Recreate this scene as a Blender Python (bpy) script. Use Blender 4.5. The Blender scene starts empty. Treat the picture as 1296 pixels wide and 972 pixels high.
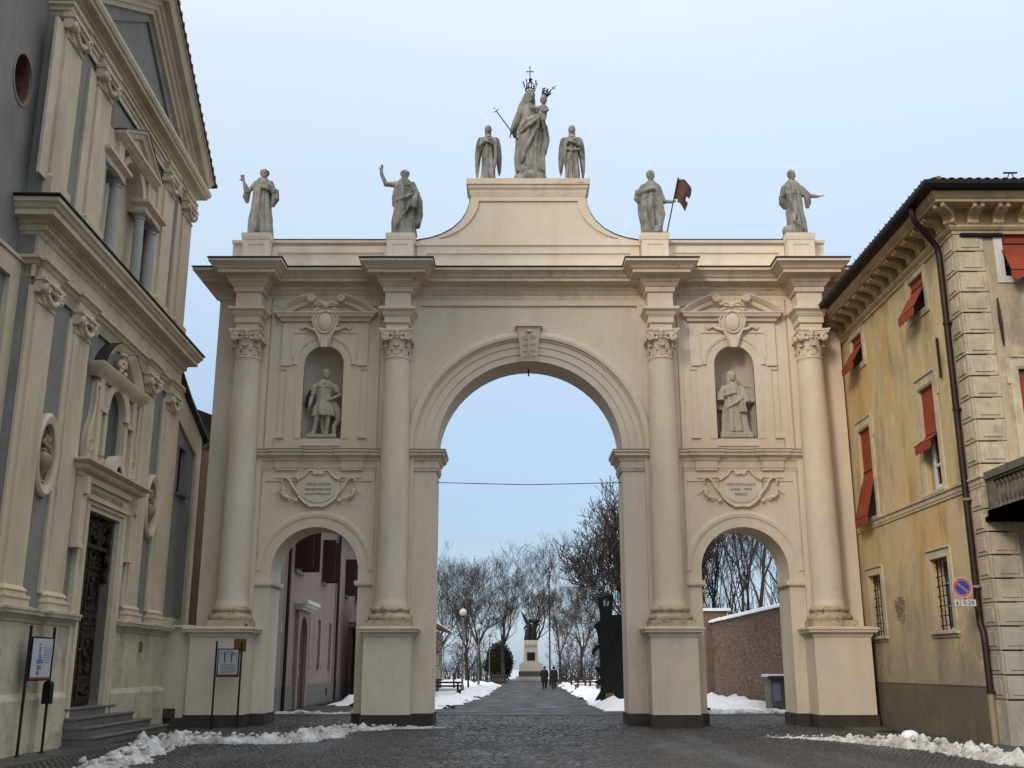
import bpy, bmesh, math, random
import numpy as np
from mathutils import Vector, Matrix, noise, geometry
R = math.radians; PI = math.pi
SC = bpy.context.scene
COL = SC.collection
rnd = random.Random(7)

# ---------------------------------------------------------------- camera
cd = bpy.data.cameras.new('camera'); cam = bpy.data.objects.new('camera', cd); COL.objects.link(cam)
cd.sensor_width = 36; cd.lens = 1341 / 1296 * 36; cd.clip_start = .1; cd.clip_end = 4000
cam.location = (0, 0, 1.6); cam.rotation_euler = (R(90 + 15.0), 0, 0)
SC.camera = cam
# ---------------------------------------------------------------- world and sun
SUN_EL, SUN_AZ = R(27), R(212)        # azimuth clockwise from +Y: behind the camera, a little to the left
w = bpy.data.worlds.new('World'); SC.world = w; w.use_nodes = True
nt = w.node_tree; nt.nodes.clear()
def wn(t): return nt.nodes.new(t)
wo = wn('ShaderNodeOutputWorld'); add = wn('ShaderNodeAddShader'); b1 = wn('ShaderNodeBackground'); b2 = wn('ShaderNodeBackground')
sky = wn('ShaderNodeTexSky'); sky.sky_type = 'NISHITA'; sky.sun_disc = False; sky.sun_elevation = SUN_EL; sky.sun_rotation = SUN_AZ
nt.links.new(sky.outputs[0], b1.inputs[0]); b1.inputs[1].default_value = .05
tc = wn('ShaderNodeTexCoord'); sep = wn('ShaderNodeSeparateXYZ'); nt.links.new(tc.outputs['Generated'], sep.inputs[0])
nz = wn('ShaderNodeTexNoise'); nz.inputs['Scale'].default_value = 2.2; nz.inputs['Detail'].default_value = 4
mp = wn('ShaderNodeMapping'); mp.inputs['Scale'].default_value = (1, 1, 3.5)
nt.links.new(tc.outputs['Generated'], mp.inputs[0]); nt.links.new(mp.outputs[0], nz.inputs['Vector'])
ma = wn('ShaderNodeMath'); ma.operation = 'MULTIPLY_ADD'; ma.inputs[1].default_value = .10; nt.links.new(nz.outputs[0], ma.inputs[0])
nt.links.new(sep.outputs['Z'], ma.inputs[2])
rp = wn('ShaderNodeValToRGB'); nt.links.new(ma.outputs[0], rp.inputs[0])
el = rp.color_ramp.elements
el[0].position = .04; el[0].color = (.21, .31, .48, 1)
el[1].position = 1.0; el[1].color = (1.75, 1.68, 1.58, 1)
for p, c in ((.16, (.24, .325, .45)), (.27, (.34, .435, .56)), (.42, (.52, .61, .72)), (.60, (.67, .745, .82)), (.74, (1.0, 1.02, 1.04))):
    e = el.new(p); e.color = (*c, 1)
nt.links.new(rp.outputs[0], b2.inputs[0]); b2.inputs[1].default_value = .90
nt.links.new(b1.outputs[0], add.inputs[0]); nt.links.new(b2.outputs[0], add.inputs[1]); nt.links.new(add.outputs[0], wo.inputs[0])
sl = bpy.data.lights.new('sun', 'SUN'); sl.energy = 1.5; sl.angle = R(14); sl.color = (1, .86, .70)
so = bpy.data.objects.new('sun', sl); COL.objects.link(so)
sd = Vector((math.sin(SUN_AZ) * math.cos(SUN_EL), math.cos(SUN_AZ) * math.cos(SUN_EL), math.sin(SUN_EL)))
so.rotation_euler = sd.to_track_quat('Z', 'Y').to_euler(); so.location = (0, -20, 40)
SC.view_settings.view_transform = 'Standard'; SC.view_settings.look = 'None'
SC.view_settings.exposure = 0.2; SC.view_settings.gamma = 1
SC.render.engine = 'CYCLES'; SC.cycles.max_bounces = 6; SC.cycles.use_denoising = True

# ---------------------------------------------------------------- helpers
def tag(o, label=None, cat=None, group=None, kind=None):
    if label: o['label'] = label
    if cat: o['category'] = cat
    if group: o['group'] = group
    if kind: o['kind'] = kind
    return o
def empty(name, loc=(0, 0, 0), rz=0, label=None, cat=None, group=None):
    o = bpy.data.objects.new(name, None); COL.objects.link(o); o.location = loc; o.rotation_euler = (0, 0, rz)
    o.empty_display_size = .3
    return tag(o, label, cat, group)
def copy_tree(o, parent=None):
    c = o.copy(); COL.objects.link(c); c.parent = parent
    for ch in list(o.children): copy_tree(ch, c)
    return c
class MB:
    def __init__(s, T=None): s.v = []; s.f = []; s.T = T
    def add(s, vs, fs):
        k = len(s.v)
        if s.T is not None: vs = [tuple(s.T @ Vector(p)) for p in vs]
        s.v.extend(vs); s.f.extend([tuple(i + k for i in q) for q in fs]); return s
    def box(s, x0, x1, y0, y1, z0, z1):
        return s.add([(x0, y0, z0), (x1, y0, z0), (x1, y1, z0), (x0, y1, z0), (x0, y0, z1), (x1, y0, z1), (x1, y1, z1), (x0, y1, z1)],
                     [(0, 3, 2, 1), (4, 5, 6, 7), (0, 1, 5, 4), (1, 2, 6, 5), (2, 3, 7, 6), (3, 0, 4, 7)])
    def cbox(s, x0, x1, y0, y1, z0, z1, c=.02):
        # box whose front (low y) edges are chamfered
        return s.add([(x0, y1, z0), (x1, y1, z0), (x1, y1, z1), (x0, y1, z1), (x0, y0 + c, z0), (x1, y0 + c, z0), (x1, y0 + c, z1), (x0, y0 + c, z1),
                      (x0 + c, y0, z0 + c), (x1 - c, y0, z0 + c), (x1 - c, y0, z1 - c), (x0 + c, y0, z1 - c)],
                     [(0, 3, 2, 1), (0, 1, 5, 4), (1, 2, 6, 5), (2, 3, 7, 6), (3, 0, 4, 7), (4, 5, 9, 8), (5, 6, 10, 9), (6, 7, 11, 10), (7, 4, 8, 11), (8, 9, 10, 11)])
    def plate(s, outer, y0, y1, holes=()):
        # polygon in (x,z) with holes, solid between y0 (front) and y1 (back)
        loops = [list(outer)] + [list(h) for h in holes]
        flat = [p for l in loops for p in l]; n = len(flat)
        tri = geometry.tessellate_polygon([[Vector((a, b, 0)) for a, b in l] for l in loops])
        fs = []
        for t in tri:
            a, b, c = [flat[i] for i in t]
            ar = (b[0] - a[0]) * (c[1] - a[1]) - (c[0] - a[0]) * (b[1] - a[1])
            if abs(ar) < 1e-9: continue
            t = tuple(t) if ar > 0 else (t[0], t[2], t[1])
            fs.append(t); fs.append((t[0] + n, t[2] + n, t[1] + n))
        k = 0
        for li, l in enumerate(loops):
            m = len(l); area = sum(l[i][0] * l[(i + 1) % m][1] - l[(i + 1) % m][0] * l[i][1] for i in range(m))
            fl = (area > 0) == (li == 0)
            for i in range(m):
                a, b = k + i, k + (i + 1) % m
                fs.append((a, a + n, b + n, b) if fl else (a, b, b + n, a + n))
            k += m
        return s.add([(x, y0, z) for x, z in flat] + [(x, y1, z) for x, z in flat], fs)
    def sweep(s, prof, path, closed=False):
        # prof: (d outward, z) closed outline; outward lies to the right of travel along path (x,y)
        P = [Vector(p) for p in path]; n = len(P); m = len(prof); vs = []
        for i in range(n):
            a = P[i - 1] if (i > 0 or closed) else None; c = P[(i + 1) % n] if (i < n - 1 or closed) else None
            def nr(u, v): d = (v - u).normalized(); return Vector((d.y, -d.x))
            if a is None: o = nr(P[i], c)
            elif c is None: o = nr(a, P[i])
            else:
                n1, n2 = nr(a, P[i]), nr(P[i], c); o = (n1 + n2) / max(.15, 1 + n1.dot(n2))
            for d, z in prof: q = P[i] + o * d; vs.append((q.x, q.y, z))
        fs = []
        for i in range(n if closed else n - 1):
            j = (i + 1) % n
            for k in range(m): l = (k + 1) % m; fs.append((i * m + k, i * m + l, j * m + l, j * m + k))
        if not closed: fs += [tuple(range(m)), tuple(reversed([(n - 1) * m + k for k in range(m)]))]
        return s.add(vs, fs)
    def arc(s, cx, cz, prof, a0=0, a1=180, n=36, ell=1.0):
        # prof: (radius, y) closed outline swept round (cx,cz) in the x-z plane
        m = len(prof); vs = []; fs = []
        for i in range(n + 1):
            t = R(a0 + (a1 - a0) * i / n)
            for r, y in prof: vs.append((cx + r * math.cos(t), y, cz + r * math.sin(t) * ell))
        full = abs(abs(a1 - a0) - 360) < .01
        for i in range(n):
            for k in range(m): l = (k + 1) % m; fs.append((i * m + k, (i + 1) * m + k, (i + 1) * m + l, i * m + l))
        if not full: fs += [tuple(reversed(range(m))), tuple(n * m + k for k in range(m))]
        return s.add(vs, fs)
    def lathe(s, prof, cx=0, cy=0, n=24, cap=True):
        m = len(prof); vs = []; fs = []
        for i in range(n):
            t = 2 * PI * i / n
            for r, z in prof: vs.append((cx + r * math.cos(t), cy + r * math.sin(t), z))
        for i in range(n):
            j = (i + 1) % n
            for k in range(m - 1): fs.append((i * m + k, j * m + k, j * m + k + 1, i * m + k + 1))
        if cap: fs += [tuple(i * m for i in reversed(range(n))), tuple(i * m + m - 1 for i in range(n))]
        return s.add(vs, fs)
    def tube(s, pts, r, n=6, cap=True):
        P = [Vector(p) for p in pts]; m = len(P)
        rr = r if isinstance(r, (list, tuple)) else [r] * m
        vs = []; fs = []; u = None
        for i in range(m):
            d = (P[min(i + 1, m - 1)] - P[max(i - 1, 0)]); d = d.normalized() if d.length > 1e-9 else Vector((0, 0, 1))
            if u is None: u = d.orthogonal().normalized()
            else:
                u = u - d * u.dot(d); u = u.normalized() if u.length > 1e-6 else d.orthogonal().normalized()
            v = d.cross(u)
            for k in range(n): t = 2 * PI * k / n; q = P[i] + (u * math.cos(t) + v * math.sin(t)) * rr[i]; vs.append(tuple(q))
        for i in range(m - 1):
            for k in range(n): l = (k + 1) % n; fs.append((i * n + k, i * n + l, (i + 1) * n + l, (i + 1) * n + k))
        if cap: fs += [tuple(reversed(range(n))), tuple((m - 1) * n + k for k in range(n))]
        return s.add(vs, fs)
    def ell(s, c, r, nu=12, nv=8, rot=None):
        c = Vector(c); vs = []; fs = []
        for j in range(nv + 1):
            ph = PI * j / nv
            for i in range(nu):
                t = 2 * PI * i / nu; q = Vector((r[0] * math.sin(ph) * math.cos(t), r[1] * math.sin(ph) * math.sin(t), r[2] * math.cos(ph)))
                if rot is not None: q = rot @ q
                vs.append(tuple(c + q))
        for j in range(nv):
            for i in range(nu): l = (i + 1) % nu; fs.append((j * nu + i, (j + 1) * nu + i, (j + 1) * nu + l, j * nu + l))
        return s.add(vs, fs)
    def disc(s, cx, cz, r, y0, y1, n=16, rz=None):
        rz = rz or r
        return s.plate([(cx + r * math.cos(2 * PI * i / n), cz + rz * math.sin(2 * PI * i / n)) for i in range(n)], y0, y1)
    def spiral(s, cx, cz, y, r, turns=1.6, hand=1, t=.02, a0=0):
        pts = []; N = int(16 * turns)
        for i in range(N + 1):
            a = a0 + hand * 2 * PI * turns * i / N; q = r * (1 - .85 * i / N); pts.append((cx + q * math.cos(a), y, cz + q * math.sin(a)))
        return s.tube(pts, [t * (1 - .4 * i / N) for i in range(N + 1)], 5)
    def bm(s, merge=True):
        b = bmesh.new(); me = bpy.data.meshes.new('m'); me.from_pydata(s.v, [], s.f); b.from_mesh(me); bpy.data.meshes.remove(me); return b
    def mesh(s, name, fix=True):
        me = bpy.data.meshes.new(name); me.from_pydata(s.v, [], s.f); me.validate()
        if fix:
            b = bmesh.new(); b.from_mesh(me); bmesh.ops.remove_doubles(b, verts=b.verts, dist=1e-5); bmesh.ops.recalc_face_normals(b, faces=b.faces); b.to_mesh(me); b.free()
        return me
def link(name, me, mat, parent=None, smooth=None, loc=None, label=None, kind=None):
    o = bpy.data.objects.new(name, me); COL.objects.link(o)
    if mat and not me.materials: me.materials.append(mat)
    if parent: o.parent = parent
    if loc: o.location = loc
    if smooth:
        me.polygons.foreach_set('use_smooth', [True] * len(me.polygons))
        if smooth < 180: me.set_sharp_from_angle(angle=R(smooth))
    return tag(o, label, None, None, kind)
def part(name, m, mat, parent=None, smooth=None, loc=None, label=None, kind=None, fix=True):
    return link(name, m.mesh(name, fix), mat, parent, smooth, loc, label, kind)
def again(o, loc=None, rz=None, label=None, scale=None):
    c = copy_tree(o, o.parent)
    if loc is not None: c.location = loc
    if rz is not None: c.rotation_euler = (0, 0, rz)
    if scale is not None: c.scale = scale
    if label: c['label'] = label
    return c
def arch_pts(cx, half, zb, zs, n=16, r=None):
    # door-like outline: up the right jamb, round the arch, down the left
    r = r or half
    return [(cx + half, zb)] + [(cx + half * math.cos(PI * i / n), zs + r * math.sin(PI * i / n)) for i in range(n + 1)] + [(cx - half, zb)]
def rect(x0, x1, z0, z1): return [(x0, z0), (x1, z0), (x1, z1), (x0, z1)]

# ---------------------------------------------------------------- materials
def mat(name, c1, c2=None, rough=.85, scale=1.0, bump=.15, bscale=18, stain=None, stain_amt=.35, metal=0, streak=0, spec=.3, det=6, zfade=None, rvar=0, speck=None, patch=None):
    m = bpy.data.materials.new(name); m.use_nodes = True; n = m.node_tree; n.nodes.clear(); L = n.links.new
    N = n.nodes.new
    out = N('ShaderNodeOutputMaterial'); b = N('ShaderNodeBsdfPrincipled'); L(b.outputs[0], out.inputs[0])
    b.inputs['Roughness'].default_value = rough; b.inputs['Metallic'].default_value = metal; b.inputs['Specular IOR Level'].default_value = spec
    geo = N('ShaderNodeNewGeometry'); pos = geo.outputs['Position']
    def nse(sc, detail=det, vec=None, rg=.6):
        q = N('ShaderNodeTexNoise'); q.inputs['Scale'].default_value = sc; q.inputs['Detail'].default_value = detail; q.inputs['Roughness'].default_value = rg
        L(vec or pos, q.inputs['Vector']); return q.outputs[0]
    def ramp(src, a, bb):
        q = N('ShaderNodeMapRange'); q.inputs[1].default_value = a; q.inputs[2].default_value = bb; L(src, q.inputs[0]); return q.outputs[0]
    def mix(fac, A, B):
        q = N('ShaderNodeMix'); q.data_type = 'RGBA'
        if isinstance(fac, float): q.inputs[0].default_value = fac
        else: L(fac, q.inputs[0])
        for s_, v in ((6, A), (7, B)):
            if isinstance(v, tuple): q.inputs[s_].default_value = (*v, 1)
            else: L(v, q.inputs[s_])
        return q.outputs[2]
    def mul(a, k):
        q = N('ShaderNodeMath'); q.operation = 'MULTIPLY'; L(a, q.inputs[0])
        if isinstance(k, float): q.inputs[1].default_value = k
        else: L(k, q.inputs[1])
        return q.outputs[0]
    c2 = c2 or tuple(x * .82 for x in c1)
    col = mix(ramp(nse(scale), .35, .68), c1, c2)
    col = mix(mul(ramp(nse(scale * 9, 3), .45, .75), .30), col, tuple(x * .8 for x in c2))
    if stain:
        mpn = N('ShaderNodeMapping'); mpn.inputs['Scale'].default_value = (1, 1, .22 if streak else 1); L(pos, mpn.inputs[0])
        f = mul(ramp(nse(scale * 2.3, 8, mpn.outputs[0], .7), .5, .72), float(stain_amt)); col = mix(f, col, stain)
    if patch:   # (colour, scale xyz, low, high, amount)
        mpp = N('ShaderNodeMapping'); mpp.inputs['Scale'].default_value = patch[1]; L(pos, mpp.inputs[0])
        col = mix(mul(ramp(nse(1.0, 7, mpp.outputs[0], .65), patch[2], patch[3]), float(patch[4])), col, patch[0])
    if zfade:   # (z low, z high, colour below)
        sp = N('ShaderNodeSeparateXYZ'); L(pos, sp.inputs[0])
        mm = N('ShaderNodeMath'); mm.operation = 'MULTIPLY_ADD'; L(nse(.8, 6), mm.inputs[0]); mm.inputs[1].default_value = 3.2; L(sp.outputs[2], mm.inputs[2])
        q = N('ShaderNodeMapRange'); q.inputs[1].default_value = zfade[0] + 1.6; q.inputs[2].default_value = zfade[1] + 1.6; q.inputs[3].default_value = 1; q.inputs[4].default_value = 0
        L(mm.outputs[0], q.inputs[0]); col = mix(q.outputs[0], col, zfade[2])
        mq = N('ShaderNodeMapping'); mq.inputs['Scale'].default_value = (1.4, 1.4, .5); L(pos, mq.inputs[0])
        col = mix(mul(ramp(nse(1.0, 9, mq.outputs[0], .72), .50, .66), .55), col, tuple(x * .5 for x in zfade[2]))
        col = mix(mul(ramp(nse(1.1, 9, None, .7), .55, .68), .40), col, tuple(min(1, x * 1.35) for x in c1))
    if speck:
        col = mix(mul(ramp(nse(speck[1], 4), speck[2], speck[2] + .06), 1.0), col, speck[0])
    L(col, b.inputs['Base Color'])
    if rvar:
        mr = N('ShaderNodeMapRange'); mr.inputs[3].default_value = rough - rvar; mr.inputs[4].default_value = rough + rvar; mr.inputs[1].default_value = .35; mr.inputs[2].default_value = .65
        L(nse(.9, 5), mr.inputs[0]); L(mr.outputs[0], b.inputs['Roughness'])
    if bump:
        bu = N('ShaderNodeBump'); bu.inputs['Strength'].default_value = bump; bu.inputs['Distance'].default_value = .02
        L(nse(bscale, 8), bu.inputs['Height']); L(bu.outputs[0], b.inputs['Normal'])
    return m
K = {}
K['cream'] = mat('cream_plaster', (.73, .63, .50), (.67, .58, .46), scale=.5, bump=.15, bscale=9, stain=(.40, .33, .25), stain_amt=.36, streak=1, patch=((.66, .53, .37), (.25, .25, .16), .5, .66, .7))
K['creamw'] = mat('worn_cream_plaster', (.56, .46, .31), (.42, .35, .25), scale=1.5, bump=.4, bscale=9, stain=(.15, .10, .07), stain_amt=.8, speck=((.11, .075, .05), 5.5, .60))
K['creamd'] = mat('soot_marked_cream_moulding', (.70, .595, .455), (.60, .505, .38), scale=.9, bump=.25, bscale=9, stain=(.26, .21, .16), stain_amt=.45, streak=1, patch=((.15, .13, .11), (1.1, 2, 3.5), .64, .70, .7))
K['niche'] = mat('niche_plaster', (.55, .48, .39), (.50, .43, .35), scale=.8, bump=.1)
K['blackstone'] = mat('dark_plinth_stone', (.035, .03, .026), (.07, .058, .046), scale=2, bump=.5, bscale=8, rough=.7)
K['lead'] = mat('dark_lead_flashing', (.03, .032, .035), (.05, .05, .052), rough=.5, bump=.1, metal=.3)
K['snow'] = mat('snow', (.82, .84, .87), (.74, .76, .80), scale=2, bump=.9, bscale=7, stain=(.30, .27, .24), stain_amt=.35, rough=.75)
K['snowd'] = mat('dirty_snow', (.70, .71, .72), (.44, .43, .41), scale=3.5, bump=1.0, bscale=14, stain=(.10, .085, .07), stain_amt=.9, patch=((.26, .23, .20), (1.3, 1.3, 3), .47, .66, .75), rough=.75)
K['stone'] = mat('weathered_statue_stone', (.37, .355, .31), (.19, .185, .165), scale=2.6, bump=.7, bscale=16, stain=(.045, .045, .04), stain_amt=.85, streak=1, patch=((.07, .07, .06), (2.2, 2.2, .8), .50, .62, .6))
K['stonew'] = mat('pale_niche_statue_stone', (.50, .45, .36), (.42, .38, .30), scale=2, bump=.3, bscale=22, stain=(.2, .18, .15), stain_amt=.5, streak=1)
K['chc'] = mat('church_cream_plaster', (.66, .565, .40), (.57, .475, .335), scale=.6, bump=.2, bscale=8, stain=(.30, .22, .15), stain_amt=.55, streak=1, patch=((.50, .38, .25), (.7, .7, .2), .50, .64, .45))
K['chp'] = mat('church_plinth_plaster', (.60, .53, .39), (.48, .42, .32), scale=.8, bump=.2, bscale=8, stain=(.15, .13, .11), stain_amt=.65)
K['chg'] = mat('church_grey_plaster', (.26, .245, .225), (.205, .195, .18), scale=.8, bump=.3, bscale=9, stain=(.12, .12, .12), stain_amt=.6, streak=1, patch=((.30, .29, .28), (.9, .9, .4), .52, .68, .6))
K['chgl'] = mat('church_light_grey_column', (.40, .39, .37), (.33, .32, .305), scale=2, bump=.15)
K['slab'] = mat('niche_slab_grey', (.15, .15, .14), (.10, .10, .095), scale=1.5, bump=.2)
K['wood'] = mat('carved_dark_walnut', (.020, .011, .006), (.035, .019, .010), scale=4, rough=.45, bump=.5, bscale=30)
K['step'] = mat('grey_step_stone', (.17, .16, .145), (.11, .105, .095), scale=2, rough=.55, bump=.3)
K['yel'] = mat('yellow_ochre_plaster', (.62, .475, .245), (.58, .465, .29), scale=.45, bump=.3, bscale=7, stain=(.36, .29, .18), stain_amt=.5, streak=1, zfade=(1.4, 4.3, (.32, .28, .21)), patch=((.60, .37, .11), (.35, .5, .2), .50, .57, .6))
K['yelf'] = mat('weathered_buff_plaster', (.56, .45, .29), (.46, .37, .25), scale=.6, bump=.3, bscale=7, stain=(.19, .15, .11), stain_amt=.6, streak=1, zfade=(3.6, 5.0, (.25, .22, .175)))
K['dado'] = mat('olive_grey_dado', (.165, .145, .10), (.12, .105, .075), scale=1.2, bump=.3, stain=(.06, .05, .04), stain_amt=.5, streak=1)
K['quoin'] = mat('buff_quoin_plaster', (.58, .49, .34), (.48, .41, .29), scale=1.5, bump=.3, stain=(.18, .15, .12), stain_amt=.5, zfade=(2.5, 5, (.38, .345, .28)))
K['trim'] = mat('cream_window_trim', (.64, .545, .385), (.55, .47, .33), scale=1.2, bump=.25, stain=(.25, .2, .14), stain_amt=.4, zfade=(2.6, 4.4, (.42, .37, .28)))
K['corn'] = mat('ochre_cornice', (.58, .46, .27), (.44, .35, .22), scale=1.2, bump=.4, stain=(.16, .12, .085), stain_amt=.7)
K['red'] = mat('red_canvas_blind', (.34, .065, .025), (.25, .05, .024), scale=2, bump=.1, rough=.8)
K['iron'] = mat('black_iron', (.012, .012, .014), (.022, .02, .02), rough=.6, bump=.1, metal=.4)
K['pipe'] = mat('dark_brown_downpipe', (.020, .010, .009), (.032, .017, .013), rough=.45, bump=.1)
K['pipel'] = mat('galvanised_pipe', (.30, .24, .17), (.22, .18, .13), rough=.55, bump=.1)
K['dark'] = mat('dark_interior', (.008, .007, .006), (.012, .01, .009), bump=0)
K['white'] = mat('white_window_paint', (.72, .70, .64), rough=.5, bump=.05)
K['glass'] = mat('window_glass', (.03, .035, .04), (.04, .05, .06), rough=.12, bump=0, spec=.6)
K['tile'] = mat('terracotta_tile', (.22, .10, .06), (.15, .085, .06), scale=3, bump=.4, stain=(.05, .045, .04), stain_amt=.7)
K['balus'] = mat('grey_balcony_stone', (.20, .175, .14), (.11, .10, .085), scale=2, bump=.5, stain=(.03, .028, .025), stain_amt=.8)
K['brickc'] = [mat('red_brick_%s' % a, c, tuple(x * .75 for x in c), scale=3, bump=.4) for a, c in (('warm', (.25, .15, .11)), ('dark', (.18, .112, .085)), ('pale', (.32, .215, .16)))]
K['mortar'] = mat('mortar', (.29, .245, .19), (.21, .175, .14), scale=4, bump=.6)
K['cobble'] = mat('wet_dark_cobble', (.030, .028, .026), (.052, .048, .043), scale=3.5, rough=.40, bump=.4, bscale=20, rvar=.18, spec=.45, patch=((.085, .088, .092), (.55, .07, 1), .50, .62, .65))  # streaked patch paints the bluish sky sheen of wet tracks into the colour
K['joint'] = mat('cobble_joint_earth', (.018, .016, .014), (.03, .026, .022), scale=4, rough=.6, bump=.5)
K['asph'] = mat('wet_asphalt', (.050, .048, .046), (.030, .029, .028), scale=.8, rough=.60, bump=.4, bscale=30, rvar=.25, spec=.3, patch=((.10, .10, .10), (.5, .12, 1), .52, .66, .5))
K['pave'] = mat('pavement_slab_stone', (.085, .08, .072), (.055, .052, .048), scale=1.5, rough=.5, bump=.3, rvar=.1)
K['earth'] = mat('bare_earth', (.05, .04, .03), (.08, .06, .045), scale=1, bump=.8)
K['pink'] = mat('dull_pink_plaster', (.32, .23, .195), (.27, .195, .165), scale=.5, bump=.2, stain=(.17, .12, .10), stain_amt=.4, streak=1)
K['pinkd'] = mat('pink_building_stone_dado', (.19, .185, .17), (.14, .135, .125), scale=1.5, bump=.2)
K['shut'] = mat('brown_shutter', (.035, .017, .014), (.05, .025, .02), rough=.6, bump=.1)
K['brass'] = mat('brass_plaque', (.24, .16, .045), (.17, .11, .035), rough=.4, metal=.7, bump=.1)
K['bark'] = mat('dark_bark', (.030, .025, .022), (.055, .045, .038), scale=2, bump=.6)
K['twig'] = mat('grey_brown_twigs', (.060, .046, .042), (.040, .032, .030), scale=1, bump=0)
K['twigr'] = mat('russet_twigs', (.070, .048, .042), (.045, .033, .03), scale=1, bump=0)
K['ever'] = mat('dark_evergreen_leaf', (.012, .02, .011), (.02, .03, .016), scale=2, bump=0)
K['bronze'] = mat('dark_bronze', (.010, .013, .013), (.02, .024, .023), rough=.5, bump=.3, metal=.5)
K['marble'] = mat('pale_monument_stone', (.46, .44, .39), (.36, .345, .31), scale=1, bump=.2)
K['opal'] = mat('opal_lamp_globe', (.62, .58, .50), rough=.3, bump=0)
K['coat'] = mat('black_coat', (.008, .008, .010), (.014, .013, .015), bump=.2)
K['skin'] = mat('skin', (.35, .2, .15), bump=0)
K['paper'] = mat('printed_panel_white', (.50, .51, .52), rough=.35, bump=0)
K['ink'] = mat('print_grey', (.16, .17, .19), bump=0)
K['inkb'] = mat('print_blue', (.16, .2, .34), bump=0)
K['inkl'] = mat('print_pale_blue', (.34, .38, .48), bump=0)
K['inkr'] = mat('print_red', (.30, .06, .06), bump=0)
K['letter'] = mat('inscription_letter_brown', (.12, .075, .05), bump=0)
K['tablet'] = mat('pale_inscription_tablet', (.66, .60, .49), (.60, .54, .43), scale=2, bump=.1)
K['sblue'] = mat('sign_blue', (.02, .07, .36), (.02, .06, .3), rough=.4, bump=0)
K['sred'] = mat('sign_faded_red', (.50, .15, .10), (.42, .12, .08), rough=.4, bump=0)
K['swhite'] = mat('sign_white', (.60, .60, .58), rough=.4, bump=0)
K['flag'] = mat('rusty_brown_metal_flag', (.10, .045, .03), (.07, .035, .025), rough=.7, bump=.3)
K['cabm'] = mat('grey_cabinet', (.22, .21, .18), (.16, .15, .13), bump=.2)
K['house'] = mat('house_cream_render', (.42, .37, .27), (.34, .30, .22), bump=.2)
K['hillm'] = mat('far_snowy_field', (.55, .58, .62), (.42, .45, .5), scale=.01, bump=0)
K['curtain'] = mat('pale_green_curtain', (.30, .33, .26), (.36, .38, .30), bump=.1)

def text(name, s, size, M_, mat_, parent, ext=.004, xs=1.0):
    c = bpy.data.curves.new(name, 'FONT'); c.body = s; c.size = size; c.extrude = ext; c.align_x = 'CENTER'; c.align_y = 'CENTER'; c.resolution_u = 2
    t = bpy.data.objects.new(name, c); COL.objects.link(t); bpy.context.view_layer.update()
    me = bpy.data.meshes.new_from_object(t); bpy.data.objects.remove(t); bpy.data.curves.remove(c)
    me.transform(M_ @ Matrix.Rotation(R(90), 4, 'X') @ Matrix.Diagonal((xs, 1, 1, 1))); me.materials.clear()
    return link(name, me, mat_, parent)

# ================================================================ GROUND
def sheet(name, pts, z, m, kind='structure', parent=None):
    b = MB(); b.add([(x, y, z) for x, y in pts], [tuple(range(len(pts)))]); o = part(name, b, K[m], parent); o['kind'] = kind; return o
sheet('ground', [(-900, -400), (900, -400), (900, 900), (-900, 900)], -.06, 'earth')
sheet('square', [(-24, -30), (26, -30), (26, 38.9), (-24, 38.9)], -.035, 'joint')
sheet('snowy_field', [(-600, 160), (600, 160), (600, 890), (-600, 890)], -.03, 'hillm')
# cobbles as one sheet of real bumps, joints recessed
def cobbles():
    xs = np.arange(-9.9, 10.6, .118); ys = np.arange(17.6, 38.6, .118)
    X, Y = np.meshgrid(xs, ys); rs = np.random.RandomState(3)
    arcd = .42 * np.abs(np.sin(X * 1.35))                       # fan-like arcs of stones
    Y = Y + arcd * .55; X = X + rs.uniform(-.012, .012, X.shape) + (np.arange(len(ys)) % 2 * .059)[:, None]; Y = Y + rs.uniform(-.012, .012, X.shape)
    X = X.ravel(); Y = Y.ravel(); n = len(X)
    h = rs.uniform(-.006, .004, n); a = .052 + rs.uniform(-.006, .004, n)
    tx = rs.uniform(-.006, .006, n); ty = rs.uniform(-.006, .006, n)
    V = np.zeros((n, 8, 3)); sg = [(-1, -1), (1, -1), (1, 1), (-1, 1)]
    for k, (sx, sy) in enumerate(sg):
        V[:, k] = np.stack([X + sx * a, Y + sy * a, np.full(n, -.036)], 1)
        V[:, 4 + k] = np.stack([X + sx * a * .72, Y + sy * a * .72, h + sx * tx + sy * ty], 1)
    base = np.array([(4, 5, 6, 7), (0, 1, 5, 4), (1, 2, 6, 5), (2, 3, 7, 6), (3, 0, 4, 7)])
    Fc = (base[None] + (np.arange(n) * 8)[:, None, None]).reshape(-1, 4)
    me = bpy.data.meshes.new('cobblestones'); me.vertices.add(n * 8); me.vertices.foreach_set('co', V.ravel())
    me.loops.add(len(Fc) * 4); me.loops.foreach_set('vertex_index', Fc.ravel().astype('i'))
    me.polygons.add(len(Fc)); me.polygons.foreach_set('loop_start', np.arange(0, len(Fc) * 4, 4, dtype='i')); me.polygons.foreach_set('loop_total', np.full(len(Fc), 4, dtype='i'))
    me.update(); me.validate(); o = link('cobblestones', me, K['cobble']); o['kind'] = 'stuff'
    tag(o, 'dark wet cobblestones paving the square before the arch')
cobbles()
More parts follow.
